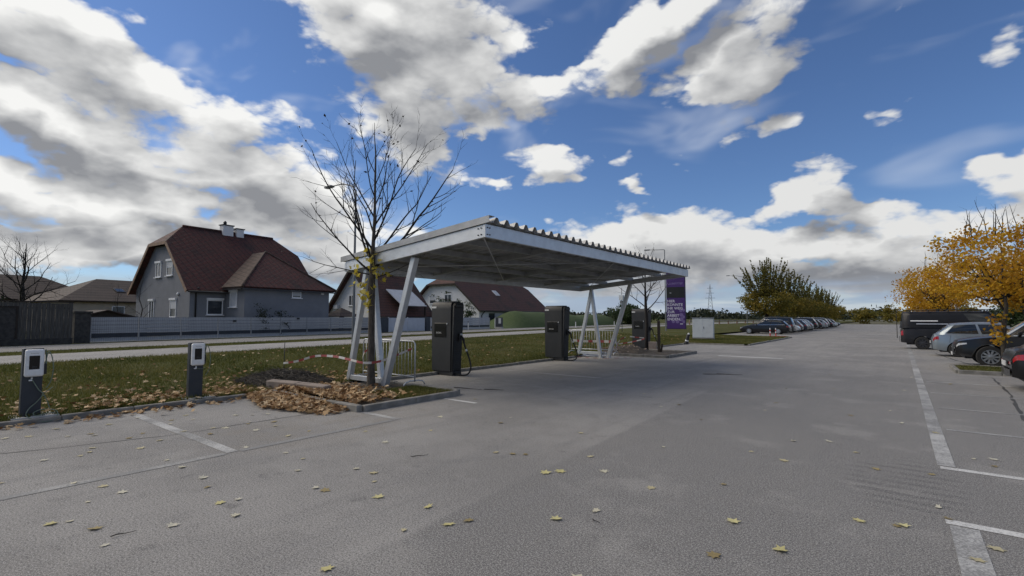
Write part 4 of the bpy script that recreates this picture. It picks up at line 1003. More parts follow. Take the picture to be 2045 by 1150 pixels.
# ---- big bare tree far left, thin one by the gable
def bare_tree(label, loc, h, spread_, n, r, seed, name='bare_tree', fork=.28, lv=3):
    random.seed(seed); t = tree_root(name, label, loc)
    pts = [(random.gauss(0,.012*h)*(i>0), random.gauss(0,.012*h)*(i>0), h*.9*i/7) for i in range(8)]
    trunk(t, pts, [r*(1-.13*i) for i in range(8)], 'bark_d', 8); tips = []
    for i in range(n):
        f = fork + (.85-fork)*i/n; z = h*.9*f; az_ = i*137.5+random.uniform(-20,20); k = min(6, int(f*7)); p = Vector(pts[k]).lerp(Vector(pts[k+1]), f*7-k)
        steep = 22+40*f; d = Vector((math.cos(R(az_))*math.cos(R(steep)), math.sin(R(az_))*math.cos(R(steep)), math.sin(R(steep))))
        mb = MB(); limb_tubes(mb, tips, p, d, spread_*(1.1-.55*f), r*.42*(1.1-f), 1, lv, up=.2, wob=.24, kids=(6,7,5), ratio=.48, spread=(25,60)); mb.build('limb', M['bark_d'], t, smooth=True)
    return t
bare_tree('broad bare tree rising behind the weathered plank fence', (-52.5, 6.6, .2), 8.0, 3.9, 16, .20, 33)
bare_tree('thin bare sapling by the gable of the grey house', (-43.5, 11.6, .2), 5.6, 1.5, 9, .05, 12, fork=.2, lv=2)
bare_tree('pair of thin bare stems behind the low shed roof', (-45.0, 10.6, .2), 4.6, 1.3, 8, .045, 13, fork=.2, lv=2)

# ---- leafy crowns
def crown_points(n_cl, per, ell, cz, sig, shell=.55, zmin=None):
    d = rng.normal(size=(n_cl,3)); d /= np.linalg.norm(d,axis=1,keepdims=True)
    rr = shell+(1-shell)*rng.random(n_cl)**.7; lump = 1+.16*np.sin(d[:,0]*5+d[:,2]*4+ell[0])+.10*np.sin(d[:,1]*9)
    C_ = d*rr[:,None]*lump[:,None]*np.array(ell) + np.array([0,0,cz])
    P = np.repeat(C_, per, 0) + rng.normal(size=(n_cl*per,3))*sig*np.array([1,1,.6])
    tint = np.clip(np.repeat(rng.random(n_cl),per)*.6 + rng.random(n_cl*per)*.4, 0, 1)
    return P, tint, C_
def leafy_tree(name, label, loc, h_tr, r_tr, ell, cz, n_cl, per, sig, size, m, seed, shoots=0, group=None, twig_up=0):
    random.seed(seed); t = tree_root(name, label, loc, group)
    top = cz+ell[2]*.5
    pts = [(random.gauss(0,.04)*(i>0), random.gauss(0,.04)*(i>0), top*i/6) for i in range(7)]
    trunk(t, pts, [r_tr*(1-.14*i) for i in range(7)], 'bark'); P, tint, C_ = crown_points(n_cl, per, ell, cz, sig)
    # limbs reaching into the crown
    for i in range(9):
        q = Vector(C_[random.randrange(len(C_))]); s = Vector((0,0,h_tr+random.random()*ell[2]*.7)); mid = s.lerp(q,.5)+Vector((0,0,-.15))
        mb = MB(); mb.tube([s, mid, q], [r_tr*.42, r_tr*.28, r_tr*.1], 6)
        for _ in range(5):
            q2 = Vector(C_[random.randrange(len(C_))]); q2 = mid.lerp(q2, .6); mb.tube([mid, mid.lerp(q2,.5)+Vector((0,0,.08)), q2], [r_tr*.16, r_tr*.1, r_tr*.04], 4)
        mb.build('limb', M['bark_d'], t, smooth=True)
    if twig_up:
        for _ in range(twig_up):
            a = random.uniform(0,6.28); rr = random.uniform(.05,.55); b = Vector((math.cos(a)*ell[0]*rr, math.sin(a)*ell[1]*rr, cz+ell[2]*.6)); mb = MB(); tp = []
            limb_tubes(mb, tp, b, (random.gauss(0,.16),random.gauss(0,.16),1), random.uniform(.9,1.7)*ell[2]/1.6, .018, 2, 3, up=.2, kids=(3,4,3), ratio=.35); mb.build('shoot', M['bark_d'], t, smooth=True)
    stuff(link('crown', leaf_mesh('crown', P, rng.uniform(.7,1.25,len(P))*size, m, 'quad', tint=tint, curl=.3), t)); return t
leafy_tree('orange_tree', 'orange autumn maple in the bed beside the parked black off-roader', (2.62, 22.1, .06), 1.9, .085, (1.85,1.85,1.3), 3.45, 215, 27, .17, .105, M['leaf_orange'], 3, twig_up=14)
leafy_tree('orange_tree', 'orange autumn maple whose crown rises behind the black van', (2.1, 46.2, .06), 1.9, .14, (2.5,2.5,1.75), 3.9, 230, 26, .25, .14, M['leaf_orange'], 4, twig_up=7)
leafy_tree('orange_tree', 'orange maple further back between the van and the double lamp', (7.0, 50.0, .06), 1.9, .14, (2.7,2.7,1.9), 4.0, 300, 28, .28, .18, M['leaf_orange'], 6, twig_up=4)
leafy_tree('orange_tree', 'low orange maple at the far end of the right hand cars', (3.0, 72.0, .0), 1.9, .14, (2.6,2.6,1.8), 3.7, 200, 24, .30, .24, M['leaf_orange'], 8)
# few leaves low on the near orange tree's trunk
c = np.array([(random.gauss(-.16,.12), random.gauss(-.12,.1), random.uniform(.75,1.75)) for _ in range(110)])
ot = [o for o in bpy.data.objects if o.name == 'orange_tree'][0]
stuff(link('trunk_leaves', leaf_mesh('trunk_leaves', c, .11, M['leaf_orange'], 'maple', curl=.5), ot))
# ---- pollarded row behind the left hand cars
def pollard(label, loc, k, seed, nsh=62):
    random.seed(seed); t = tree_root('pollard_tree', label, loc, 'pollarded trees behind the row of parked cars')
    trunk(t, [(0,0,0),(.05,0,1.),(0,.03,2.2),(0,0,4.2*k)], [.28,.24,.22,.12], 'bark_d')
    P, tint, C_ = crown_points(190, 30, (3.2*k,3.2*k,1.75*k), 3.7*k, .42)
    PS, TS = [], []
    for i in range(nsh):
        a = i*2.39996; el_ = random.uniform(28,88); d = Vector((math.cos(a)*math.cos(R(el_)), math.sin(a)*math.cos(R(el_)), math.sin(R(el_))))
        s = d*1.6*k; s.z = 3.6*k + d.z*1.0*k; L = random.uniform(3.0,5.0)*k*(.75+.35*math.sin(R(el_))); dd = (d+Vector((0,0,.45))).normalized()
        e = s+dd*L; mb = MB(); mb.tube([s, s.lerp(e,.5)-Vector((0,0,.1)), e], [.05,.03,.008], 4); mb.build('shoot', M['bark_d'], t, smooth=True)
        n = int(46*L/3)
        for _ in range(n):
            f = random.random()**.8; q = s.lerp(e, f); w_ = .20*(1.1-f); PS.append((q.x+random.gauss(0,w_), q.y+random.gauss(0,w_), q.z+random.gauss(0,.1))); TS.append(random.random()*.5+.0)
    P = np.concatenate([P, np.array(PS)]); tint = np.concatenate([tint, np.array(TS)])
    stuff(link('crown', leaf_mesh('crown', P, rng.uniform(.7,1.3,len(P))*.26, M['leaf_yg'], 'quad', tint=tint, curl=.3), t)); return t
pollard('first pollarded tree of the row, above the black estate car', (-15.3, 80, 0), 1.08, 41)
for i, (y, k) in enumerate(((99,1.05),(121,1.0),(146,1.02),(172,1.0))): pollard(['second','third','fourth','fifth'][i]+' pollarded tree of the row, counted from the black estate car', (-15.3-.4*i, y, 0), k, 50+i, 46)
# ---- shrubs
def shrub(label, loc, ell, n_cl, per, size, m, name='shrub', cat='shrub', sig=.18, group=None):
    t = thing(name, label, cat, loc, 0, group); P, tint, C_ = crown_points(n_cl, per, ell, ell[2]*.95, sig, .25); P[:,2] = np.abs(P[:,2])
    for i in range(6):
        q = Vector(C_[random.randrange(len(C_))]); mb = MB(); mb.tube([(random.gauss(0,.08),random.gauss(0,.08),0), q*.5, q], [.03,.02,.006], 5); mb.build('stem', M['bark_d'], t, smooth=True)
    stuff(link('foliage', leaf_mesh('foliage', P, rng.uniform(.7,1.3,len(P))*size, m, 'quad', tint=tint), t)); return t
shrub('dark round shrub against the wing of the grey house', (-38.4, 18.0, .25), (.55,.55,1.25), 40, 30, .10, M['shrub'])
shrub('loose dark shrub beside the round one under the house wing', (-38.8, 19.6, .25), (.9,.9,1.15), 34, 22, .10, M['shrub'], sig=.12)
shrub('dark evergreen climbing in front of the white gables', (-43.0, 42.0, .25), (1.4,2.2,2.5), 90, 34, .14, M['leaf_green'])
shrub('small evergreen in front of the broad white gable', (-45.6, 48.5, .25), (1.0,1.2,2.0), 60, 30, .14, M['leaf_green'])
shrub('dark hedge bush beyond the end of the mound', (-45.5, 100, .25), (5.0,4.0,2.3), 160, 40, .35, M['leaf_green'], sig=.4)
shrub('dark bush left of the weathered plank fence', (-46.5, 2.2, .25), (2.6,2.6,2.2), 90, 36, .20, M['shrub'], sig=.3)
# ---- bushes at the far end of the car park and along the horizon
random.seed(9)
for i, (x, y, w_, h_) in enumerate(((-9,190,6,2.6),(2,205,5,2.2),(-3,240,7,3.6),(9,230,6,3.4),(16,215,7,3.2),(-22,260,8,4),(26,190,7,4.5))):
    shrub('dull bush standing in the dry field past the far end of the car park', (x, y, -.1), (w_*.6,w_*.6,h_), 60, 22, .6, M['leaf_yg'], 'field_bush', 'bush', .5, 'bushes past the car park')
for i, (x, y, w_, h_) in enumerate(((9.5,62,5,3.2),(14,58,5,3.4),(19,60,6,3.6),(25,58,6,3.2),(13,80,6,4.2),(31,62,6,3.6))):
    shrub('dark green hedge tree behind the right hand row of cars', (x, y, -.05), (w_*.6,w_*.5,h_*.55), 90, 30, .34, M['leaf_green'], 'hedge_tree', 'bush', .4, 'hedge behind the right hand cars')
# distant wood on the horizon: one mass
n = 2600; th = rng.uniform(-.62, .55, n); rr = rng.uniform(520, 900, n); C_ = np.stack([np.sin(th)*rr, np.cos(th)*rr, np.abs(rng.normal(0, 2.6, n))+1.2+3.5*(np.sin(th*37)+np.sin(th*83+1))**2*.3], 1)
P = np.repeat(C_, 10, 0) + rng.normal(size=(n*10,3))*np.array([4,4,1.3]); P[:,2] = np.abs(P[:,2])
wood = stuff(link('distant_wood', leaf_mesh('distant_wood', P, 3.4, M['shrub'], 'quad'))); wood['label'] = 'low dark wood along the far horizon'

# ================================================================== vehicles
def paint_mat(name, c, rough=.28, metal=.35):
    return mat(name, c, tuple(v*.92 for v in c), 2, rough, metal, rvar=.03, coat=.45, dirt=tuple(min(1, v*.8+.014) for v in c), dscale=1.1)
CARP = {'black': mat('black_car_paint', (.006,.006,.007), (.008,.008,.009), 2, .30, 0, rvar=.04, coat=.25, spec=.35), 'graphite': mat('graphite_car_paint', (.020,.021,.023), (.024,.025,.027), 2, .32, .1, rvar=.04, coat=.3, spec=.4), 'silver': paint_mat('silver_blue_car_paint', (.27,.31,.34), .3, .6),
        'grey': paint_mat('grey_car_paint', (.12,.125,.13), .3, .5), 'white': paint_mat('white_car_paint', (.62,.63,.63), .3, .05), 'blue': paint_mat('dark_blue_car_paint', (.012,.018,.040)), 'navy': mat('night_black_paint', (.007,.0075,.010), (.010,.010,.013), 2, .45, 0, rvar=.05, coat=.12, spec=.3)}
M['car_glass'] = mat('tinted_car_glass', (.012,.015,.017), None, 1, .04, rvar=0, coat=.6)
M['tyre'] = mat('tyre_rubber', (.016,.016,.016), (.024,.024,.024), 9, .85)
M['alloy'] = mat('alloy_rim', (.50,.51,.52), (.42,.43,.44), 5, .35, .8)
M['steel_rim'] = mat('dark_steel_rim', (.06,.06,.065), None, 5, .45, .6)
M['tail_red'] = mat('red_tail_light', (.38,.012,.014), (.28,.01,.012), 6, .15, rvar=.02, coat=.7)
M['head_clear'] = mat('clear_head_lamp', (.55,.57,.60), (.35,.37,.40), 6, .12, rvar=.02, coat=.7)
M['trim_blk'] = mat('black_bumper_trim', (.016,.016,.017), (.022,.022,.022), 6, .6)
M['chrome'] = mat('bright_chrome', (.62,.63,.64), None, 4, .16, .95)
M['plate_w'] = mat('white_number_plate', (.55,.56,.56), None, 4, .5)
wheel_cache = {}
def wheel_parts(r, w, rimm, spokes):
    k = (r, w, rimm, spokes)
    if k in wheel_cache: return wheel_cache[k]
    A = Matrix.Rotation(R(90), 4, 'X')
    mb = MB(); mb.lathe([(r*.66,-w/2),(r*.93,-w/2),(r,-w*.36),(r,w*.36),(r*.93,w/2),(r*.66,w/2)], 28, A, cap=False); ty = mb.mesh('tyre', M['tyre'], 40)
    mb = MB(); mb.lathe([(r*.655,-w*.30),(r*.655,w*.44),(r*.60,w*.44),(r*.57,w*.20)], 28, A, cap=False)
    for i in range(spokes):
        a = 2*math.pi*i/spokes; c, s = math.cos(a), math.sin(a); B = A @ Matrix.Rotation(a, 4, 'Z'); hw_ = r*.055 if spokes > 8 else r*.085
        mb.add([B @ Vector(p) for p in ((r*.08,-hw_*1.1,w*.42),(r*.62,-hw_*1.5,w*.40),(r*.62,hw_*1.5,w*.40),(r*.08,hw_*1.1,w*.42),(r*.08,-hw_*1.1,w*.30),(r*.62,-hw_*1.5,w*.30),(r*.62,hw_*1.5,w*.30),(r*.08,hw_*1.1,w*.30))],
               [(0,1,2,3),(7,6,5,4),(0,4,5,1),(1,5,6,2),(2,6,7,3),(3,7,4,0)])
    mb.lathe([(r*.16,w*.28),(r*.16,w*.45),(r*.10,w*.47)], 14, A); rm = mb.mesh('rim', M[rimm], 30)
    wheel_cache[k] = (ty, rm); return ty, rm
def vehicle(name, label, loc, rz, paint, L=4.4, W=1.8, H=1.5, cat='car', group=None, belt=.93, hood=.95, nose=.70, tail=.95, sill=.26, xa=.95, xb=.25, xc=-1.35, xd=-2.0, wb=(1.38,-1.28), wr=.32, ra=None,
            rimm='alloy', spokes=10, glass_rows=((.08,.47),(.51,.92)), rails=False, trim=False, hatch_tail=True, st_n=56, tl=(.70,.88), van=False, roofdrop=.03, plate=True, chrome=False):
    t = thing(name, label, cat, loc, rz, group); ra = ra or wr*1.16; pm = CARP[paint]; hL = L/2
    def hw(x): q = abs(x)/hL; return W/2*(1-.15*q**5-.02*q*q)
    def top(x):
        q = x/hL
        if x >= xa: f = (x-xa)/(hL-xa); z = hood*(1-f*.0)-(hood-nose)*(f**1.7)
        elif x <= xd: f = (xd-x)/max(.01, hL+xd); z = belt+.03-(belt+.03-tail)*f
        else: f = (x-xd)/(xa-xd); z = belt+.03+(hood-belt-.03)*f
        e = max(0, (abs(q)-.955)/.045); return z - .16*e*e*(1 if not van else .6)
    def bot(x):
        z = sill; e = max(0, (abs(x)/hL-.82)/.18); z += .07*e
        for xw in wb:
            dx = abs(x-xw)
            if dx < ra: z = max(z, wr*.98+math.sqrt(ra*ra-dx*dx)*.98)
        return z
    def side(x, q, s=1):
        zb, zt = bot(x), top(x); z = zb+(zt-zb)*q; h = hw(x)
        w_ = h*(1 - .085*max(0,(z-.62)/.5)**2 - .07*max(0,(.5-z)/.4)**2 + .006*math.sin((z-.3)*9))
        e = max(0, (abs(x)/hL-.93)/.07); w_ *= 1-.10*e*e
        return Vector((x, s*w_, z))
    sts = sorted(set([round(-hL+L*i/st_n,4) for i in range(st_n+1)] + [round(xw+d*ra*k,4) for xw in wb for d in (-1,1) for k in (1.001,.995,.97,.9,.75,.5)]))
    qs = [0,.12,.3,.5,.68,.84,.95,1.0]; ring = []
    for x in sts:
        Lp = [side(x, q, 1) for q in qs]; tp = Lp[-1]; c = []
        for f in (.90,.55,0): c.append(Vector((x, tp.y*f, tp.z+.035*(1-f*f)+.004)))
        Rp = [Vector((p.x,-p.y,p.z)) for p in (Lp+c[:-1])][::-1]; ring.append(Lp+c+Rp)
    mb = MB(); k = len(ring[0])
    for r_ in ring: mb.v += [tuple(p) for p in r_]
    for i in range(len(ring)-1):
        for j in range(k-1):
            a = i*k+j; mb.f.append((a, a+1, a+k+1, a+k)); mb.m.append(0)
    mb.f.append(tuple(range(k))); mb.m.append(0); e = (len(ring)-1)*k; mb.f.append(tuple(e+j for j in range(k))[::-1]); mb.m.append(0)
    body = mb.build('body', pm, t, smooth=38)
    # dark underbody and wheel housings
    mb = MB(); mb.box(-hL+.25, hL-.25, -W/2+.26, W/2-.26, sill-.06, .62); mb.build('underbody', M['trim_blk'], t)
    # cabin
    hb, hr = W/2*.935, W/2*.74 if not van else W/2*.84
    zr = H
    def cab(x, z_, s): return Vector((x, s, z_))
    zb_a, zb_d = top(xa)-.0, top(xd)-.0
    bl = lambda f: zb_d+(zb_a-zb_d)*f
    # side face corner functions: u from rear to front along belt and roof
    def sideP(u, v, s, off=0.):
        xb_ = xd+(xa-xd)*u; xt_ = xc+(xb-xc)*u; z0 = top(xb_)-.02; arch = zr-roofdrop*((u-.62)/.6)**2*2.2
        x = xb_+(xt_-xb_)*v; z = z0+(arch-z0)*v; y = (hb+(hr-hb)*v + .030*math.sin(math.pi*v)) * (1-.05*(2*u-1)**4)
        return Vector((x, s*(y+off), z+off*.35))
    def frontP(u, v, rear, off=0.):                 # u across, v up
        uu = 0. if rear else 1.; A, B = sideP(uu, v, -1), sideP(uu, v, 1); p = A.lerp(B, u); bulge = (1-(2*u-1)**2)*.085*(1-.3*v)
        p.x += (-1 if rear else 1)*(bulge+off); p.z += off*.5; return p
    mb = MB()
    mb.grid(lambda u,v: sideP(u,v,1), 10, 5); mb.grid(lambda u,v: sideP(u,v,-1), 10, 5); mb.grid(lambda u,v: frontP(u,v,False), 8, 5); mb.grid(lambda u,v: frontP(u,v,True), 8, 5)
    def roofP(u, v):
        A, B = sideP(v, 1, -1), sideP(v, 1, 1); p = A.lerp(B, u); c_ = (1-(2*u-1)**2); p.z += .05*c_
        if v in (0., 1.): p.x += (1 if v else -1)*c_*.085*.7
        return p
    mb.grid(roofP, 8, 10)
    o = mb.build('cabin', pm, t, smooth=38)
    bm = bmesh.new(); bm.from_mesh(o.data); bmesh.ops.remove_doubles(bm, verts=bm.verts, dist=.004); bmesh.ops.recalc_face_normals(bm, faces=bm.faces); bm.to_mesh(o.data); bm.free()
    def patch(nm, fn, m, parent=t, nu=6, nv=4, **kw):
        mb = MB(); mb.grid(fn, nu, nv, **kw); return mb.build(nm, m, parent, smooth=True)
    patch('windscreen', lambda u,v: frontP(u,v,False,.008), M['car_glass'], u0=.06, u1=.94, v0=.07, v1=.93)
    if not van or True: patch('rear_window', lambda u,v: frontP(u,v,True,.008), M['car_glass'], u0=.10, u1=.90, v0=.30 if not van else .45, v1=.90)
    for s in (1,-1):
        for (u0,u1) in glass_rows: patch('side_window', lambda u,v,s=s: sideP(u,v,s,.007), M['car_glass'], u0=u0, u1=u1, v0=.14, v1=.90)
        if chrome: patch('chrome_strip', lambda u,v,s=s: sideP(u,v,s,.010), M['chrome'], u0=.04, u1=.97, v0=.07, v1=.12, nv=1)
        if rails:
            mb = MB(); mb.tube([sideP(.06,1,s)+Vector((0,-s*.06,.03)), sideP(.12,1,s)+Vector((0,-s*.05,.075)), sideP(.5,1,s)+Vector((0,-s*.05,.085)), sideP(.86,1,s)+Vector((0,-s*.05,.075)), sideP(.94,1,s)+Vector((0,-s*.06,.03))], .018, 6); mb.build('roof_rail', M['chrome'], t, smooth=True)
        # mirror, doors, lamps
        m0 = sideP(.94, .16, s); mb = MB(); mb.cbox(m0+Vector((-.02,s*.11,.03)), .10, .20, .13); mb.build('mirror', pm, t, bevel=.03)
        def sp(x, q, s=s, off=.006): p = side(x,q,s); return p+Vector((0,s*off,0))
        for xx in (xa-.12, (xa+xd)/2+.15, xd+.38 if not van else xd+1.9):
            patch('door_gap', lambda u,v,xx=xx: sp(xx+.010*u+(.06*v if xx < 0 else 0), v), M['trim_blk'], body, 1, 6, v0=.14, v1=.985)
        for xx in ((xa+xd)/2+.28, xd+.55): patch('door_handle', lambda u,v,xx=xx: sp(xx+.17*u, .80+.05*v, off=.02), pm, t, 3, 1)
        patch('head_lamp', lambda u,v: sp(hL-.30+.27*u, .70+.05*(1-u)+(.08+.10*u)*v), M['head_clear'], t, 5, 2)
        patch('tail_light', lambda u,v: sp(-hL+.02+(.20 if not van else .10)*u, tl[0]+(tl[1]-tl[0])*v-.04*u+.03*u*v), M['tail_red'], t, 5, 2)
        if trim: patch('sill_trim', lambda u,v: sp(-hL+.1+(L-.2)*u, .0+.13*v, off=.008), M['trim_blk'], t, 60, 1)
    # bumpers, grille, plates
    def endP(x0, u, q, sgn, off): p1, p2 = side(x0,q,-1), side(x0,q,1); p = p1.lerp(p2,u); p.x += sgn*off; return p
    patch('grille', lambda u,v: endP(hL,u,.30+.42*v,1,.012+.02*(1-(2*u-1)**2)), M['trim_blk'], u0=.18, u1=.82)
    patch('front_bumper', lambda u,v: endP(hL,u,.02+.22*v,1,.02+.03*(1-(2*u-1)**2)), M['trim_blk'] if trim else pm, u0=.05, u1=.95)
    patch('rear_bumper', lambda u,v: endP(-hL,u,.02+.40*v,-1,.03+.03*(1-(2*u-1)**2)), M['trim_blk'] if trim else pm, u0=.03, u1=.97)
    for s in (0,1): patch('tail_light', lambda u,v,s=s: endP(-hL,(.02+.20*u) if s == 0 else (.98-.20*u),tl[0]+(tl[1]-.03-tl[0])*v,-1,.012), M['tail_red'], nu=3, nv=2)
    for s in (0,1): patch('head_lamp', lambda u,v,s=s: endP(hL,(.03+.16*u) if s == 0 else (.97-.16*u),.66+.2*v,1,.014), M['head_clear'], nu=3, nv=2)
    if plate:
        mb = MB(); mb.cbox((-hL-.05,0,.62 if not van else .75), .02, .50, .115); mb.build('number_plate', M['plate_w'], t); mb = MB(); mb.cbox((hL+.055,0,.42), .02, .50, .11); mb.build('number_plate', M['plate_w'], t)
    ty, rm = wheel_parts(wr, .215, rimm, spokes)
    for xw in wb:
        for s in (1,-1):
            w_ = thing('wheel', None, None, (xw, s*(W/2-.125), wr), 0 if s < 0 else math.pi); w_.parent = t
            link('tyre', ty, w_); r2 = link('rim', rm, w_); 
            mb = MB(); mb.lathe([(wr*.62,-.02),(wr*.62,.0)], 20, Matrix.Rotation(R(90),4,'X')); mb.build('brake_disc', M['steel_rim'], w_)
    # the rim's outer face must look outwards on both sides
    return t
EST = dict(L=4.75, W=1.84, H=1.47, belt=.95, hood=.93, nose=.70, tail=.92, xa=1.0, xb=.15, xc=-1.75, xd=-2.18, wb=(1.42,-1.38), wr=.33, rails=True)
HAT = dict(L=4.2, W=1.76, H=1.48, belt=.95, hood=.95, nose=.70, tail=.90, xa=.95, xb=.2, xc=-1.45, xd=-1.92, wb=(1.30,-1.26), wr=.32)
SUV = dict(L=4.6, W=1.88, H=1.70, belt=1.08, hood=1.06, nose=.86, tail=1.0, sill=.34, xa=1.0, xb=.25, xc=-1.75, xd=-2.15, wb=(1.42,-1.36), wr=.37, rails=True, trim=True)
VAN = dict(L=5.3, W=1.94, H=2.02, belt=1.16, hood=1.14, nose=.84, tail=1.12, sill=.30, xa=1.75, xb=.95, xc=-2.50, xd=-2.60, wb=(1.62,-1.72), wr=.34, van=True, rimm='steel_rim', spokes=8, glass_rows=((.70,.965),), roofdrop=.005, tl=(.50,.80))
MPV = dict(L=4.7, W=1.88, H=1.80, belt=1.05, hood=1.05, nose=.80, tail=1.0, xa=1.3, xb=.5, xc=-2.05, xd=-2.28, wb=(1.45,-1.42), wr=.33)
PI = math.pi
# ---- right hand row
vehicle('black_car', 'black car parked tail-out with red rear light and bright bumper edge', (4.26, 16.95, 0), 0, 'black', **dict(HAT, L=4.5, H=1.46, W=1.82), chrome=True)
vehicle('black_suv', 'black off-roader with many-spoked silver wheels parked nose-out behind the tree', (3.82, 24.35, 0), PI, 'black', **SUV, spokes=10, chrome=True)
vehicle('silver_car', 'silver-blue hatchback parked tail-out between the van and the black off-roader', (3.22, 29.8, 0), 0, 'silver', **HAT)
van = vehicle('black_van', 'black delivery van with roof rack and rear ladder', (2.66, 35.85, 0), 0, 'navy', cat='van', **VAN)
# van roof rack, ladder, side lettering band
for x in (-2.2,-1.4,-.6,.2,.8):
    mb = MB(); mb.box(x-.02,x+.02,-.85,.85,2.10,2.13); mb.box(x-.015,x+.015,-.86,-.83,2.0,2.13); mb.box(x-.015,x+.015,.83,.86,2.0,2.13); mb.build('rack_bar', M['black'], van)
for s in (1,-1):
    mb = MB(); mb.tube([(-2.35,s*.86,2.14),(.95,s*.86,2.14)], .018, 6); mb.build('rack_rail', M['black'], van, smooth=True)
mb = MB()
for s in (.18,.62): mb.tube([(-2.60,s,2.16),(-2.80,s,2.05),(-2.80,s,.55)], .016, 6)
lad = mb.build('ladder', M['black'], van, smooth=True)
for i in range(6): mb = MB(); mb.tube([(-2.80,.18,.65+.26*i),(-2.80,.62,.65+.26*i)], .012, 6); mb.build('rung', M['black'], lad, smooth=True)
for s in (-1,):
    mb = MB(); mb.grid(lambda u,v: Vector((-2.2+1.15*u, s*(.925-.02*v), 1.52+.05*v)), 4, 1); mb.build('side_stripe', M['white_paint'], van)
    mb = MB(); mb.grid(lambda u,v: Vector((-1.95+1.6*u, s*(.945-.02*v), 1.36+.045*v)), 4, 1); mb.build('side_stripe', M['alloy'], van)
vehicle('white_van', 'pale van standing in the far bays beyond the black off-roader', (12.4, 36.5, 0), PI, 'white', cat='van', **dict(VAN, H=1.9))
vehicle('silver_car', 'silver car in the far bays behind the orange tree', (11.5, 31.0, 0), PI, 'silver', **EST)
vehicle('grey_car', 'grey car in the far bays beside the silver one', (11.6, 33.7, 0), 0, 'grey', **HAT)
# ---- left hand row, noses to the trees
vehicle('black_car', 'black estate car at the head of the long row beside the striped bollards', (-11.4, 58.6, 0), PI, 'black', group='cars in the long row', **EST, chrome=True)
vehicle('grey_minivan', 'tall graphite people carrier second in the long row after the black estate', (-11.5, 62.0, 0), PI, 'graphite', cat='minivan', group='cars in the long row', **MPV)
random.seed(17); y = 65.1
row = [('white',HAT),('grey',EST),('blue',HAT),('graphite',EST),('silver',EST),('black',SUV),('white',EST),('graphite',HAT),('silver',HAT),('grey',SUV),('white',SUV),('black',EST),('silver',HAT),('blue',EST),('white',HAT),('graphite',HAT)]
words_ = {'white':'white','grey':'mid grey','blue':'dark blue','graphite':'dark graphite','silver':'silver','black':'black'}
kindw = {id(HAT):'hatchback', id(EST):'estate car', id(SUV):'off-roader'}
for i, (pc, ty_) in enumerate(row):
    kw = dict(ty_); kw['st_n'] = 30
    nm = {'white':'white_car','grey':'grey_car','blue':'blue_car','graphite':'graphite_car','silver':'silver_car','black':'black_car'}[pc]
    vehicle(nm, f'{words_[pc]} {kindw[id(ty_)]} far along the long row of parked cars', (-9.05-kw['L']/2+random.uniform(-.25,.2), y, 0), PI if random.random() < .8 else 0, pc, group='cars in the long row', **kw)
    y += random.uniform(2.6,3.0) + (2.8 if i in (6,11) else 0)

# ================================================================== street furniture
def lamp_single(label, loc, h, arm, az_, head=.55, curve=True):
    t = thing('street_lamp', label, 'street lamp', loc, 0)
    d = Vector((math.sin(R(az_)), math.cos(R(az_)), 0))
    mb = MB(); mb.lathe([(.13,0),(.13,.06),(.075,.08),(.07,1.2),(.045,h)], 10); mb.build('pole', M['lamp_grey'], t, smooth=30)
    pts = [Vector((0,0,h-.02)), Vector((0,0,h+.1)), d*(arm*.2)+Vector((0,0,h+.42)), d*(arm*.55)+Vector((0,0,h+.62)), d*arm+Vector((0,0,h+.66))] if curve else [Vector((0,0,h-.02)), Vector((0,0,h+.05)), d*.1+Vector((0,0,h+.08)), d*arm+Vector((0,0,h+.12))]
    mb = MB(); mb.tube(pts, [.042,.04,.036,.032,.028][:len(pts)], 8); mb.build('arm', M['lamp_grey'], t, smooth=True)
    e = pts[-1]; mb = MB(); mb.box(-.06, head, -.13, .13, -.05, .05, Matrix.Translation(e) @ Matrix.Rotation(math.atan2(d.y,d.x),4,'Z')); hd = mb.build('lamp_head', M['lamp_grey'], t, bevel=.03)
    mb = MB(); mb.box(.08, head-.05, -.09, .09, -.062, -.048, Matrix.Translation(e) @ Matrix.Rotation(math.atan2(d.y,d.x),4,'Z')); mb.build('lamp_glass', M['blind'], hd)
    return t
lamp_single('tall street lamp with curved arm behind the bare maple', (-20.6, 13.95, .25), 7.55, 2.1, -90)
lamp_single('street lamp with straight arm seen over the carport roof', (-20.0, 52.6, .25), 8.85, 1.6, -110, curve=False)
lamp_single('street lamp with curved arm left of the pollarded trees', (-22.0, 98, .25), 8.6, 3.0, -125)
t = thing('street_lamp', 'double-headed lamp mast above the orange trees', 'street lamp', (4.1, 60.5, 0))
mb = MB(); mb.lathe([(.14,0),(.14,.06),(.085,.08),(.05,8.75)], 10); mb.build('pole', M['lamp_grey'], t, smooth=30)
for s in (1,-1):
    mb = MB(); mb.tube([(0,0,8.72),(s*.5,s*.3,8.84),(s*.9,s*.55,8.88)], .035, 8); mb.build('arm', M['lamp_grey'], t, smooth=True)
    mb = MB(); mb.box(0,.75,-.16,.16,-.04,.04, Matrix.Translation((s*.85,s*.52,8.89)) @ Matrix.Rotation(math.atan2(s*.55,s*.9),4,'Z')); mb.build('lamp_head', M['lamp_grey'], t, bevel=.02)
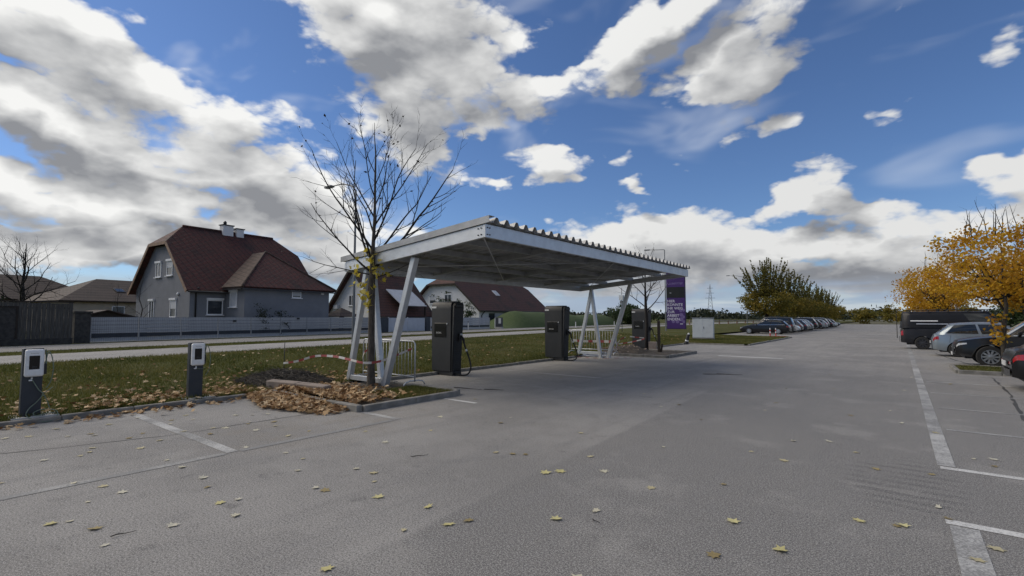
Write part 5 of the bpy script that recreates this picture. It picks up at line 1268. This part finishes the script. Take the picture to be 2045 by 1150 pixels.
# ---- purple advertising pylon
sg = thing('advertising_sign', 'purple advertising pylon with white German lettering beside the road', 'sign', (-22.4, 62.5, .25), R(14))
w2 = 1.17; mb = MB(); mb.box(-w2, w2, 0, .42, -.1, 7.3); mb.build('pylon_box', M['purple_d'], sg, bevel=.01)
def panel(n, x0, x1, z0, z1, m, d=.012): mb = MB(); mb.box(x0, x1, -d, .0, z0, z1); return mb.build(n, M[m], sg)
panel('poster', -w2+.03, w2-.10, .12, 4.02, 'purple'); panel('header_panel', -w2+.03, w2-.10, 5.42, 7.2, 'purple'); panel('photo_panel', -w2+.03, w2-.10, 4.05, 5.39, 'print_dk')
def words_on(body, size, x, z, m='print_w', bold=.007, shear=0., nm='lettering'):
    o = link(nm, text_mesh(nm, body, size, M[m], bold=bold, shear=shear), sg); o.location = (x, -.017, z); o.rotation_euler = ROT_FRONT
for s_, z in (('HIER',3.46),('KÖNNTE',3.00),('IHR WEG',2.54),('ZUR',2.08),('ARBEIT',1.62),('ENDEN.',1.16)): words_on(s_, .46, -1.09, z)
words_on('JI.LUMPITTEF', .34, -1.10, 5.74, 'purple_l', .010, .25, 'logo')
mb = MB(); mb.box(-.75,-.55,-.016,-.012,4.62,4.70); mb.build('photo_detail', M['blind'], sg)
for (x, z, r) in ((.62,1.85,.25),(.62,1.30,.27),(.14,1.0,.24),(.90,2.45,.20),(.92,1.60,.20),(.92,.98,.20),(-.36,1.02,.22),(.55,2.40,.2)):
    mb = MB(); poly = [(x+r*math.cos(R(60*k+30)), z+r*math.sin(R(60*k+30))) for k in range(6)]; poly = [(min(px_, w2-.12), pz_) for px_, pz_ in poly]
    mb.prism(poly, lambda a, b: (a, -.0145, b), lambda a, b: (a, -.0125, b)); mb.build('hexagon_print', M['purple_l'], sg)
mb = MB(); mb.box(.45,.80,-.018,-.0125,.66,.75); mb.build('web_address', M['print_w'], sg)
# ---- cabinet, stake, leaning bollard, block
cb_ = thing('distribution_cabinet', 'pale grey electrical cabinet on the grass by the far kerb', 'cabinet', (-11.75, 38.4, .085), R(10))
mb = MB(); mb.box(-.78,.78,0,.55,-.05,.12); mb.build('plinth', M['concrete'], cb_)
mb = MB(); mb.box(-.75,.75,.02,.52,.12,1.60); mb.build('housing', M['cab_grey'], cb_, bevel=.012)
for s in (-1,1): mb = MB(); mb.box(min(s*.01,s*.73), max(s*.01,s*.73),.008,.02,.16,1.55); d_ = mb.build('door', M['cab_grey'], cb_, bevel=.004)
mb = MB(); mb.box(.05,.08,-.012,.008,.80,.98); mb.build('handle', M['black'], cb_)
mb = MB(); mb.box(-.79,.79,-.02,.56,1.60,1.66); mb.build('roof', M['lamp_grey'], cb_, bevel=.01)
sk_ = thing('wooden_stake', 'dark square wooden stake beside the slim bare tree', 'stake', (-9.12, 23.05, .04), R(12))
mb = MB(); mb.box(-.06,.06,-.06,.06,-.1,1.50); mb.add([(-.06,-.06,1.5),(.06,-.06,1.5),(.06,.06,1.5),(-.06,.06,1.5),(0,0,1.56)],[(0,1,4),(1,2,4),(2,3,4),(3,0,4)]); mb.build('shaft', M['wood_dark'], sk_, bevel=.006)
mb = MB(); mb.cbox((.09,0,.2), .08, .07, .5, Matrix.Rotation(R(8),4,'Y')); mb.build('wedge', M['wood_dark'], sk_)
bo = thing('bollard', 'black leaning bollard with white band and cap near the grey cabinet', 'bollard', (-10.95, 32.2, .0)); Mx = Matrix.Rotation(R(16),4,'Y')
mb = MB(); mb.lathe([(.17,0),(.17,.05),(.12,.08),(.11,.22)], 14, Mx); mb.build('foot', M['black'], bo, smooth=30)
mb = MB(); mb.lathe([(.112,.22),(.11,.30)], 14, Mx); mb.build('band', M['white_pl'], bo, smooth=30)
mb = MB(); mb.lathe([(.11,.30),(.105,.62),(.09,.68)], 14, Mx); mb.build('shaft', M['black'], bo, smooth=30)
mb = MB(); mb.lathe([(.07,.68),(.06,.74),(.02,.77)], 12, Mx); mb.build('cap', M['white_pl'], bo, smooth=30)
pb = thing('concrete_block', 'pinkish concrete block beside the charging station beyond the carport', 'block', (-10.2, 24.95, .04), R(15))
mb = MB(); mb.box(-.2,.2,-.16,.16,0,.42); mb.build('block', M['concrete_p'], pb, bevel=.02)
mb = MB(); mb.box(-.23,.23,-.19,.19,-.02,.06); mb.build('foot', M['concrete_p'], pb, bevel=.01)
# ---- red and white bollards
bp_ = thing('striped_bollard', 'one of two slim red and white bollards on a red rail by the black estate', 'bollard', (-9.25, 49.6, .0), 0, 'red and white bollards')
mb = MB(); mb.lathe([(.13,0),(.13,.03),(.05,.05)], 12); mb.build('foot', M['red_pl'], bp_, smooth=30)
for i in range(5): mb = MB(); mb.lathe([(.045,.05+.15*i),(.045,.199+.15*i)], 12); mb.build('stripe', M['white_pl'] if i in (2,4) else M['red_pl'], bp_, smooth=30)
c2 = copy_tree(bp_); c2.location = (-8.82, 49.75, 0)
mb = MB(); mb.box(-9.25,-8.0,49.62,49.72,.0,.09); o = mb.build('red_rail', M['red_pl'], bevel=.01); tag(o, 'low red plastic rail on the ground between the striped bollards', 'rail')
# ---- delineator posts and the cabinet by the mound
def delineator(loc, label):
    t = thing('delineator_post', label, 'post', loc, R(8), 'white roadside delineator posts')
    mb = MB(); mb.prism([(-.06,-.05),(.06,-.05),(0,.06)], lambda x,y:(x,y,-.1), lambda x,y:(x,y,.86)); mb.build('shaft', M['white_pl'], t)
    mb = MB(); mb.prism([(-.063,-.053),(.063,-.053),(0,.063)], lambda x,y:(x,y,.86), lambda x,y:(x,y,1.0)); mb.build('black_cap', M['black'], t)
    mb = MB(); mb.box(-.03,.03,-.056,-.05,.62,.80); mb.build('reflector', M['cab_grey'], t)
delineator((-40.3, 43.0, .3), 'white roadside post in front of the shorter grey fence'); delineator((-36.6, 61.5, .3), 'white roadside post between path and road before the mound')
delineator((-38.0, 76.5, .3), 'white roadside post before the far end of the mound')
ub = thing('utility_box', 'dark blue utility box standing against the green mound', 'utility box', (-41.6, 50.3, .28), R(10))
mb = MB(); mb.box(-.45,.45,-.2,.2,.25,1.5); mb.build('housing', M['fence_dark'], ub, bevel=.02); mb = MB(); mb.box(-.5,.5,-.22,.22,-.1,.25); mb.build('plinth', M['concrete_l'], ub)
mb = MB(); mb.box(.02,.40,-.215,-.2,.7,1.4); mb.build('notice', M['blind'], ub); mb = MB(); mb.box(-.64,-.50,-.12,.12,.1,1.45); mb.build('meter_case', M['cab_grey'], ub, bevel=.01)
sp_ = thing('sensor_mast', 'thin mast carrying grey instrument boxes beyond the carport', 'mast', (-22.0, 46.0, .25))
mb = MB(); mb.tube([(0,0,0),(0,0,4.5)], .035, 8); mb.build('pole', M['lamp_grey'], sp_, smooth=True)
mb = MB(); mb.box(-.22,.22,-.2,.1,3.25,3.75); mb.build('instrument_box', M['cab_grey'], sp_, bevel=.02); mb = MB(); mb.box(-.15,.15,-.15,.08,2.9,3.2); mb.build('instrument_box', M['lamp_grey'], sp_, bevel=.02)
# ---- wooden guard rail by the far road
gr = thing('guard_rail', 'pale timber guard rail along the far road', 'guard rail', (-29, 128, .25))
ga, gb_ = Vector((-5.5,-24,0)), Vector((6.5,26,0))
for i in range(14):
    p = ga.lerp(gb_, i/13); mb = MB(); mb.box(p.x-.12,p.x+.12,p.y-.12,p.y+.12,-.2,.95); mb.build('post', M['wood_trim'], gr)
mb = MB(); mb.beam(ga+Vector((0,0,.85)), gb_+Vector((0,0,.85)), .12, .32); mb.build('rail', M['plaster_b'], gr)
# ---- transmission mast on the horizon
pm_ = thing('power_pylon', 'distant lattice power pylon on the horizon', 'pylon', (-240, 826, 0), R(20)); Hp = 56
def pw(z): return 4.6*(1-z/Hp)**1.15+.5
for sx_ in (-1,1):
    for sy_ in (-1,1):
        mb = MB(); zz = [0,10,20,30,40,50,56]; mb.tube([(sx_*pw(z),sy_*pw(z),z) for z in zz], .2, 4); mb.build('leg', M['lamp_grey'], pm_)
for z0 in range(0, 54, 6):
    a, b = pw(z0), pw(z0+6)
    for (x0,y0,x1,y1) in ((-1,-1,1,-1),(1,-1,1,1),(1,1,-1,1),(-1,1,-1,-1)):
        mb = MB(); mb.tube([(x0*a,y0*a,z0),(x1*b,y1*b,z0+6)], .1, 3); mb.tube([(x1*a,y1*a,z0),(x0*b,y0*b,z0+6)], .1, 3); mb.build('cross_brace', M['lamp_grey'], pm_)
for z, l in ((34,7.5),(42,6),(50,4.5)):
    mb = MB(); mb.beam((-l,0,z),(l,0,z),.5,.5); mb.build('cross_arm', M['lamp_grey'], pm_)
# ---- crowd barriers
def barrier(loc, rz, label, L=2.2):
    t = thing('crowd_barrier', label, 'barrier', loc, rz, 'steel crowd barriers')
    mb = MB(); mb.tube([(0,0,.10),(0,0,1.0),(.02,0,1.05),(.07,0,1.08),(L-.07,0,1.08),(L-.02,0,1.05),(L,0,1.0),(L,0,.10)], .019, 8); mb.build('frame', M['galv'], t, smooth=True)
    mb = MB(); mb.tube([(0,0,.22),(L,0,.22)], .016, 8); mb.build('lower_rail', M['galv'], t, smooth=True)
    n = 17
    for i in range(1, n): x = L*i/n; mb = MB(); mb.tube([(x,0,.22),(x,0,1.07)], .007, 5); mb.build('bar', M['galv'], t, smooth=True)
    for x in (.02, L-.02): mb = MB(); mb.tube([(x,-.34,.01),(x,-.26,.10),(x,-.12,.13),(x,0,.12),(x,.12,.13),(x,.26,.10),(x,.34,.01)], .016, 8); mb.build('foot', M['galv'], t, smooth=True)
    return t
barrier((-11.55, 8.16, .05), R(-2), 'galvanised crowd barrier between the bare maple and the charging station'); barrier((-12.15, 20.0, .06), R(6), 'galvanised crowd barrier with striped tape around the far carport legs')
# ---- barrier tape
def spline(c, sub=8):
    pts = []
    for i in range(len(c)-1):
        p0, p1, p2, p3 = [Vector(c[max(0,min(len(c)-1,j))]) for j in (i-1,i,i+1,i+2)]
        for k in range(sub): s = k/sub; pts.append(.5*((2*p1)+(p2-p0)*s+(2*p0-5*p1+4*p2-p3)*s*s+(3*p1-p0-3*p2+p3)*s**3))
    return pts+[Vector(c[-1])]
def tape(c, label, w=.055, stripe=.22, flat=False, twist=0.):
    pts = spline(c); acc = [0]
    for a, b in zip(pts, pts[1:]): acc.append(acc[-1]+(b-a).length)
    n = max(4, int(acc[-1]/.055)); P = []; j = 0
    for i in range(n+1):
        s = acc[-1]*i/n
        while j < len(acc)-2 and acc[j+1] < s: j += 1
        P.append(pts[j].lerp(pts[j+1], (s-acc[j])/max(1e-6, acc[j+1]-acc[j])))
    mb = MB(); o_ = P[0].copy(); o_.z = 0 if not flat else P[0].z
    for i, p in enumerate(P):
        a = .25*math.sin(i*.11)+twist*i/n; d = (P[min(i+1,n)]-P[max(i-1,0)]).normalized(); side_ = d.cross(Vector((0,0,1))).normalized(); u = (Vector((0,0,1))*math.cos(a)+side_*math.sin(a)) if not flat else side_
        th = side_*.0015 if not flat else Vector((0,0,.0015))
        for q in (p-u*w/2+th, p+u*w/2+th, p+u*w/2-th, p-u*w/2-th): mb.v.append(tuple(q-o_))
    for i in range(n):
        m = int((acc[-1]*i/n)/stripe) % 2
        for k in range(4): a = i*4+k; b = i*4+(k+1)%4; mb.f.append((a, b, b+4, a+4)); mb.m.append(m)
    mb.f += [(0,3,2,1), (n*4,n*4+1,n*4+2,n*4+3)]; mb.m += [0,0]
    o = mb.build('barrier_tape', [M['tape_w'], M['tape_r']]); o.location = o_; return tag(o, label, 'barrier tape', 'red and white barrier tapes')
tape([(-13.2,6.78,.48),(-12.6,6.85,.56),(-11.9,6.95,.72),(-11.2,7.05,.74),(-10.6,7.12,.68),(-10.12,7.17,.63),(-9.85,7.4,.66),(-9.6,7.7,.80),(-9.4,8.02,.95)], 'red and white tape sagging from the rod past the bare maple')
tape([(-9.4,8.03,.95),(-9.36,8.0,.90),(-9.37,7.98,.78)], 'loose end of tape hanging from the near crowd barrier')
tape([(-11.5,8.1,.62),(-11.35,8.05,.78),(-11.15,8.12,.90),(-11.1,8.1,.78)], 'knotted bit of tape on the near crowd barrier beside the leg')
tape([(-12.1,19.95,.66),(-11.4,20.03,.64),(-10.6,20.11,.65),(-10.0,20.18,.63),(-9.95,20.3,.50),(-10.02,20.3,.30)], 'checkered tape stretched across the far crowd barrier', w=.11, stripe=.26)
tape([(-9.96,20.25,.55),(-9.75,20.3,.78),(-9.6,20.4,.85)], 'short twisted tape end rising from the far crowd barrier')
tape([(-10.4,22.6,.80),(-10.1,22.75,.76),(-9.75,22.85,.72),(-10.0,22.7,.62),(-10.5,22.5,.50),(-11.0,22.3,.42)], 'tape looped round the slim bare tree')
tape([(-11.3,18.62,.012),(-10.8,18.72,.02),(-10.3,18.6,.012),(-9.8,18.7,.02),(-9.3,19.2,.03),(-9.1,19.9,.012)], 'tape lying on the asphalt before the far carport legs', flat=True, w=.09)
rod = thing('iron_rod', 'thin dark iron rod in the grass holding the striped tape', 'rod', (-13.2, 6.8, .1))
mb = MB(); mb.tube([(0,0,0),(.01,0,.95)], .010, 6); mb.build('shaft', M['black'], rod, smooth=True); mb = MB(); mb.tube([(.01,0,.72),(.07,.02,.74),(.09,.03,.70)], .006, 5); mb.build('hook', M['black'], rod, smooth=True)
# ---- loose kerb stones, brush heap, planks
for (x, y, rz_, lb) in ((-11.55, 5.62, R(-78), 'loose kerb stone lying in the leaves, closest to the brush heap'), (-10.55, 5.80, R(-84), 'loose kerb stone lying in the leaves, closest to the bare maple')):
    o = link('loose_kerb_stone', kstone(.98, .14, .2, 'concrete_p')); o.location = (x, y, .13); o.rotation_euler = (0, R(6), rz_); tag(o, lb, 'kerb stone')
random.seed(77)
hp = thing('brush_heap', 'heap of dark cut twigs and clods beside the leaf pile', 'brush heap', (-12.2, 6.3, .09))
mb = MB(); mb.grid(lambda u, v: ((u-.5)*3.0, (v-.5)*1.9, -.04+.24*max(0, 1-((u-.5)*2)**2)**1.2*max(0, 1-((v-.5)*2)**2)**1.2*(1+.5*mnoise.noise((u*6,v*6,1)))), 26, 20); mb.build('earth', M['soil'], hp, smooth=True)
mb = MB()
for i in range(520):
    a = random.uniform(0,6.28); r_ = random.random()**.6; x, y = math.cos(a)*r_*1.45, math.sin(a)*r_*.95; z = .03+.24*(1-r_*r_)**1.2; L_ = random.uniform(.2,.75); b = random.uniform(0,6.28); tl_ = random.uniform(-.1,.35)
    d = Vector((math.cos(b), math.sin(b)*.6, tl_)).normalized(); mb.tube([Vector((x,y,z))-d*L_/2, Vector((x,y,z))+Vector((0,0,.03)), Vector((x,y,z))+d*L_/2], [.011,.008,.004], 4)
stuff(mb.build('twigs', M['bark'], hp))
hp2 = thing('rubble_heap', 'brown heap of soil and rubble in the bed beyond the carport', 'rubble heap', (-10.35, 22.2, .06))
mb = MB(); mb.grid(lambda u, v: ((u-.5)*2.2, (v-.5)*2.6, -.02+.34*max(0, 1-((u-.5)*2)**2)*max(0, 1-((v-.5)*2)**2)*(1+.6*mnoise.noise((u*5,v*5,4)))), 22, 22); mb.build('earth', M['soil'], hp2, smooth=True)
mb = MB()
for i in range(46):
    a = random.uniform(0,6.28); r_ = random.random()**.5; x, y = math.cos(a)*r_, math.sin(a)*r_*1.2; s = random.uniform(.03,.11); Mr = Matrix.Translation((x,y,.28*(1-r_*r_)+.02)) @ Euler((random.random()*3,random.random()*3,random.random()*3)).to_matrix().to_4x4(); mb.cbox((0,0,0), s*1.5, s, s*.8, Mr)
stuff(mb.build('rubble', M['concrete_p'], hp2))
pk = thing('timber_plank', 'brown timber plank leaning across the bed beyond the carport', 'plank', (-11.0, 22.0, .28), R(25)); mb = MB(); mb.box(-.8,1.0,-.06,.06,-.03,.03, Matrix.Rotation(R(-7),4,'Y')); mb.build('board', M['wood_trim'], pk, bevel=.006)
tr = thing('plastic_sheet', 'crumpled pale blue-grey plastic sheet between the far carport legs', 'plastic sheet', (-10.75, 19.5, .03))
mb = MB(); mb.grid(lambda u, v: ((u-.5)*1.1, (v-.5)*.6, .10*max(0,1-((u-.5)*2)**2)*max(0,1-((v-.5)*2)**2)+.09*abs(mnoise.noise((u*7,v*5,8)))), 24, 14); mb.build('sheet', M['slat_light'], tr)
for i, (x, y, a, L_) in enumerate(((-4.7,4.15,40,.20),(-4.4,15.6,60,.8),(-4.85,1.25,20,.16),(-2.05,3.75,100,.10),(-4.1,15.8,75,.7),(-8.2,8.75,80,.8),(-7.6,9.0,70,.5))):
    mb = MB(); random.seed(i); d = Vector((math.sin(R(a)),math.cos(R(a)),0)); P = [Vector((0,0,.012))+d*L_*(k/5-.5)+Vector((random.gauss(0,.006),random.gauss(0,.006),abs(random.gauss(0,.004)))) for k in range(6)]
    mb.tube(P, [q*min(1,L_*1.6+.25) for q in (.008,.009,.008,.006,.005,.003)], 5); o = mb.build('fallen_twig', M['bark_d'], smooth=True); o.location = (x,y,0); tag(o, 'dark broken twig lying on the asphalt' if L_ < .6 else 'long dark branch lying across the asphalt lane', 'twig', 'twigs on the asphalt')

# ================================================================== leaves and grass
def heap_z(x, y):
    u = (x+9.85)/2.0; v = (y-5.45)/1.15; return .05*max(0, 1-u*u)*max(0, 1-v*v)
n = 5200; xs = rng.normal(-9.9, 1.25, n); ys = rng.normal(5.4, .62, n); keep = (ys > 4.45+.25*np.abs(xs+9.4)) & (ys < 7.3) & (xs < -7.95) & (xs > -12.3); xs, ys = xs[keep], ys[keep]
zs = np.array([heap_z(x, y) + (.105 if (y > 5.5 and x > -11) else .015) for x, y in zip(xs, ys)]) + rng.uniform(0, .05, len(xs))
lp = stuff(link('leaf_pile', leaf_mesh('leaf_pile', np.stack([xs,ys,zs],1), rng.uniform(.07,.15,len(xs)), M['leaf_litter'], 'maple', flat=.45, curl=.6))); lp['label'] = 'drift of tan fallen maple leaves round the bare maple'
mb = MB(); mb.grid(lambda u, v: (-11.9+4.0*u, 4.5+2.4*v, max(0, heap_z(-11.9+4.0*u, 4.5+2.4*v)-.012)), 40, 26)
n = 1500; xs = np.concatenate([-11.25-rng.exponential(1.3, 900), rng.uniform(-20.5,-11.3,600)]); ys = np.concatenate([rng.uniform(-1.0,8.5,900), rng.uniform(-1,46,600)]); ok = (xs > -20.8); xs, ys = xs[ok], ys[ok]
zs = np.array([terrain_z(x, y) for x, y in zip(xs, ys)])+rng.uniform(.02,.075,len(xs))
gl = stuff(link('grass_leaf_litter', leaf_mesh('grass_leaf_litter', np.stack([xs,ys,zs],1), rng.uniform(.06,.13,len(xs)), M['leaf_litter'], 'maple', flat=.6, curl=.5))); gl['label'] = 'yellow and pale leaves scattered over the grass verge'
n = 420; xs = np.concatenate([rng.normal(-11.6,.45,300), rng.uniform(-11.0,-10.6,120)]); ys = np.concatenate([rng.uniform(2.2,5.4,300), rng.uniform(-.5,5,120)]); zs = np.where(xs > -11.0, .015, .12)+rng.uniform(0,.03,n)
gl2 = stuff(link('kerb_leaf_litter', leaf_mesh('kerb_leaf_litter', np.stack([xs,ys,zs],1), rng.uniform(.08,.14,n), M['leaf_litter'], 'maple', flat=.6, curl=.5))); gl2['label'] = 'tan leaves gathered along the kerb'
# single leaves on the asphalt
M['leaf_fallen'] = leaf_mat('pale_yellow_leaf', [(.42,.37,.15),(.56,.51,.24),(.66,.62,.36)], .1, .6)
LEAVES = [(-3.12,1.94,'y'), (-2.99,2.96,'y'), (-2.91,3.12,'b'), (-4.66,2.76,'p'), (-4.52,2.78,'b'), (-4.56,1.96,'p'), (-3.96,2.99,'y'), (-5.58,0.94,'y'), (-5.17,1.14,'b'), (-5.52,1.05,'p'), (-3.40,3.11,'y'), (-3.02,4.72,'y'), (-3.12,4.58,'y'), (-2.17,3.97,'p'), (-2.35,3.60,'y'), (-2.02,4.83,'p'), (-1.48,5.39,'b'), (-1.55,6.91,'p'), (-1.15,6.72,'p'), (-0.83,8.13,'p'), (-0.50,7.68,'p'), (-0.33,5.14,'y'), (-0.08,5.20,'b'), (-0.04,5.24,'y'), (-1.16,4.47,'y'), (-0.75,4.14,'y'), (-1.11,3.76,'b'), (-5.89,2.19,'p'), (-6.95,2.18,'p'), (-6.39,1.46,'p'), (-6.76,1.30,'p'), (-4.94,2.14,'p'), (-4.98,2.00,'y'), (-5.34,2.94,'p'), (-5.73,3.22,'p'), (-6.15,3.22,'p'), (-4.75,1.55,'p'), (-4.74,1.11,'p'), (-1.72,2.89,'p'), (-3.19,2.66,'p'), (-4.88,3.38,'p'), (-4.36,3.24,'p'), (-4.61,3.41,'p'), (-5.64,5.20,'p'), (-6.27,6.00,'p'), (-6.36,4.55,'p'), (-5.29,6.71,'p'), (-3.87,4.95,'b'), (-3.73,5.03,'b'), (-4.08,4.87,'p'), (-3.05,5.45,'p'), (-2.64,5.02,'p'), (-2.51,6.44,'p'), (-1.22,7.86,'p'), (-0.20,11.46,'p'), (0.36,9.70,'p'), (0.64,8.21,'p'), (0.79,7.94,'b'), (0.83,8.33,'p'), (-0.27,6.99,'b'), (0.21,7.12,'b'), (0.21,5.93,'p'), (0.26,5.65,'b'), (0.50,5.15,'p'), (0.37,4.83,'p'), (-10.26,2.77,'p'), (-10.00,2.32,'p'), (-9.24,1.98,'p'), (-10.23,1.73,'p'), (-9.46,1.73,'p'), (-9.87,3.35,'p'), (-9.38,3.30,'p'), (-8.50,2.87,'p'), (-8.42,3.24,'p'), (-8.27,3.36,'p'), (-8.01,3.05,'b'), (-8.42,3.80,'p'), (-9.18,3.89,'p'), (-8.87,4.30,'p'), (-7.73,3.57,'p'), (-7.80,3.91,'p'), (-8.83,2.45,'b'), (-8.65,2.24,'b'), (-8.37,1.78,'p'), (-8.01,1.59,'p'), (-8.10,1.27,'p'), (-9.89,1.38,'p'), (-10.00,1.15,'p'), (-7.87,2.17,'p'), (-8.15,2.46,'p'), (-3.77,6.46,'p'), (-3.67,9.32,'p'), (-0.73,10.52,'b'), (-2.68,8.55,'b'), (-5.21,10.78,'b'), (-6.73,9.09,'b'), (-5.15,6.27,'b')]
lm = {}
for key, m, tv in (('y','leaf_fallen',.6),('p','leaf_pale',.8),('b','leaf_pale',.15)):
    lm[key] = []
    for i in range(5):
        k = len(MAPLE); a = rng.uniform(0,6.28); c, s = math.cos(a), math.sin(a); curl = rng.uniform(.1,.9); V = np.zeros((k+1,3)); V[1:,0] = MAPLE[:,0]*c-MAPLE[:,1]*s; V[1:,1] = MAPLE[:,0]*s+MAPLE[:,1]*c
        V[1:,2] = curl*(np.abs(MAPLE[:,0])**1.6*.8+.5*MAPLE[:,1]**2*rng.uniform(0,1))+rng.uniform(0,.06,k); me = bpy.data.meshes.new('fallen_leaf'); me.from_pydata(V.tolist(), [], [(0,j+1,(j+1)%k+1) for j in range(k)]); me.materials.append(M[m])
        at_ = me.attributes.new('tint','FLOAT','POINT'); at_.data.foreach_set('value', np.full(k+1, np.clip(tv+rng.uniform(-.2,.2),0,1), np.float32)); lm[key].append(me)
LBL = {'y':'yellowish fallen maple leaf lying on the grey asphalt','p':'pale dry maple leaf lying on the grey asphalt','b':'brownish curled maple leaf lying on the grey asphalt'}
extra = [(rng.uniform(-10.8,-5.5), rng.uniform(.5,9), 'p' if rng.random() < .7 else 'b') for _ in range(26)] + [(rng.uniform(-9.5,1.5), rng.uniform(8.5,24), 'p' if rng.random() < .5 else 'b') for _ in range(26)]
extra = [e for e in extra if not (-11.3 < e[0] < -7.5 and 4.3 < e[1] < 8.3) and not (-11.2 < e[0] < -7.6 and 18.4 < e[1] < 24.6)]
for x, y, k in LEAVES+extra:
    o = link('fallen_leaf', lm[k][rng.integers(5)]); o.location = (x, y, .006); s = rng.uniform(.065,.125) if k != 'y' else rng.uniform(.10,.14); o.scale = (s*rng.uniform(.6,1),s,s*rng.uniform(.1,.55)); o.rotation_euler = (rng.uniform(-.1,.1), rng.uniform(-.1,.1), rng.uniform(0,6.28)); tag(o, LBL[k], 'leaf', 'single leaves on the asphalt')
# grass blades
def blades(name, n, fx_, label, h=(.04,.10)):
    xy = fx_(n); n = len(xy); z = np.array([terrain_z(x, y) if x < -10.9 or y > 48 else .085 for x, y in xy]); hh = rng.uniform(*h, n); a = rng.uniform(0,6.28,n); w = rng.uniform(.006,.014,n); ln = rng.normal(0,.35,(n,2))*hh[:,None]
    V = np.zeros((n,3,3)); V[:,0] = np.stack([xy[:,0]+np.cos(a)*w, xy[:,1]+np.sin(a)*w, z-.01],1); V[:,1] = np.stack([xy[:,0]-np.cos(a)*w, xy[:,1]-np.sin(a)*w, z-.01],1); V[:,2] = np.stack([xy[:,0]+ln[:,0], xy[:,1]+ln[:,1], z+hh],1)
    pt = np.array([mnoise.noise((x*.5, y*.5, 2)) for x, y in xy]); tint = np.clip(.42+pt*.55+rng.normal(0,.17,n),0,1)
    o = stuff(link(name, np_mesh(name, V.reshape(-1,3), 3, np.arange(n*3), M['grass'], np.repeat(tint,3)))); o['label'] = label; return o
def verge(n):
    y = -2+rng.random(n)**1.7*44; x = -11.15-rng.random(n)**1.25*(10.3+.14*(y-4)); k = ~((np.abs(x+12.2) < 1.2)&(np.abs(y-6.3) < .8)); return np.stack([x,y],1)[k]
blades('verge_grass', 150000, verge, 'short tufty grass of the verge between kerb and footpath')
blades('far_verge_grass', 30000, lambda n: np.stack([rng.uniform(-15,-7.5,n), 33.1+rng.random(n)**1.3*15.2],1), 'short grass around the pale grey cabinet')
blades('roadside_grass', 26000, lambda n: (lambda y: np.stack([rx(y,-26.1)-rng.random(n)*2.4, y],1))(rng.uniform(-2,50,n)), 'strip of grass between footpath and road')
blades('bed_grass', 9000, lambda n: np.concatenate([np.stack([rng.uniform(1.45,6.1,n//2), rng.uniform(20.55,22.8,n//2)],1), np.stack([rng.uniform(-9.2,-7.85,n//2), rng.uniform(6.4,7.9,n//2)],1)]), 'sparse grass in the tree beds', (.02,.06))
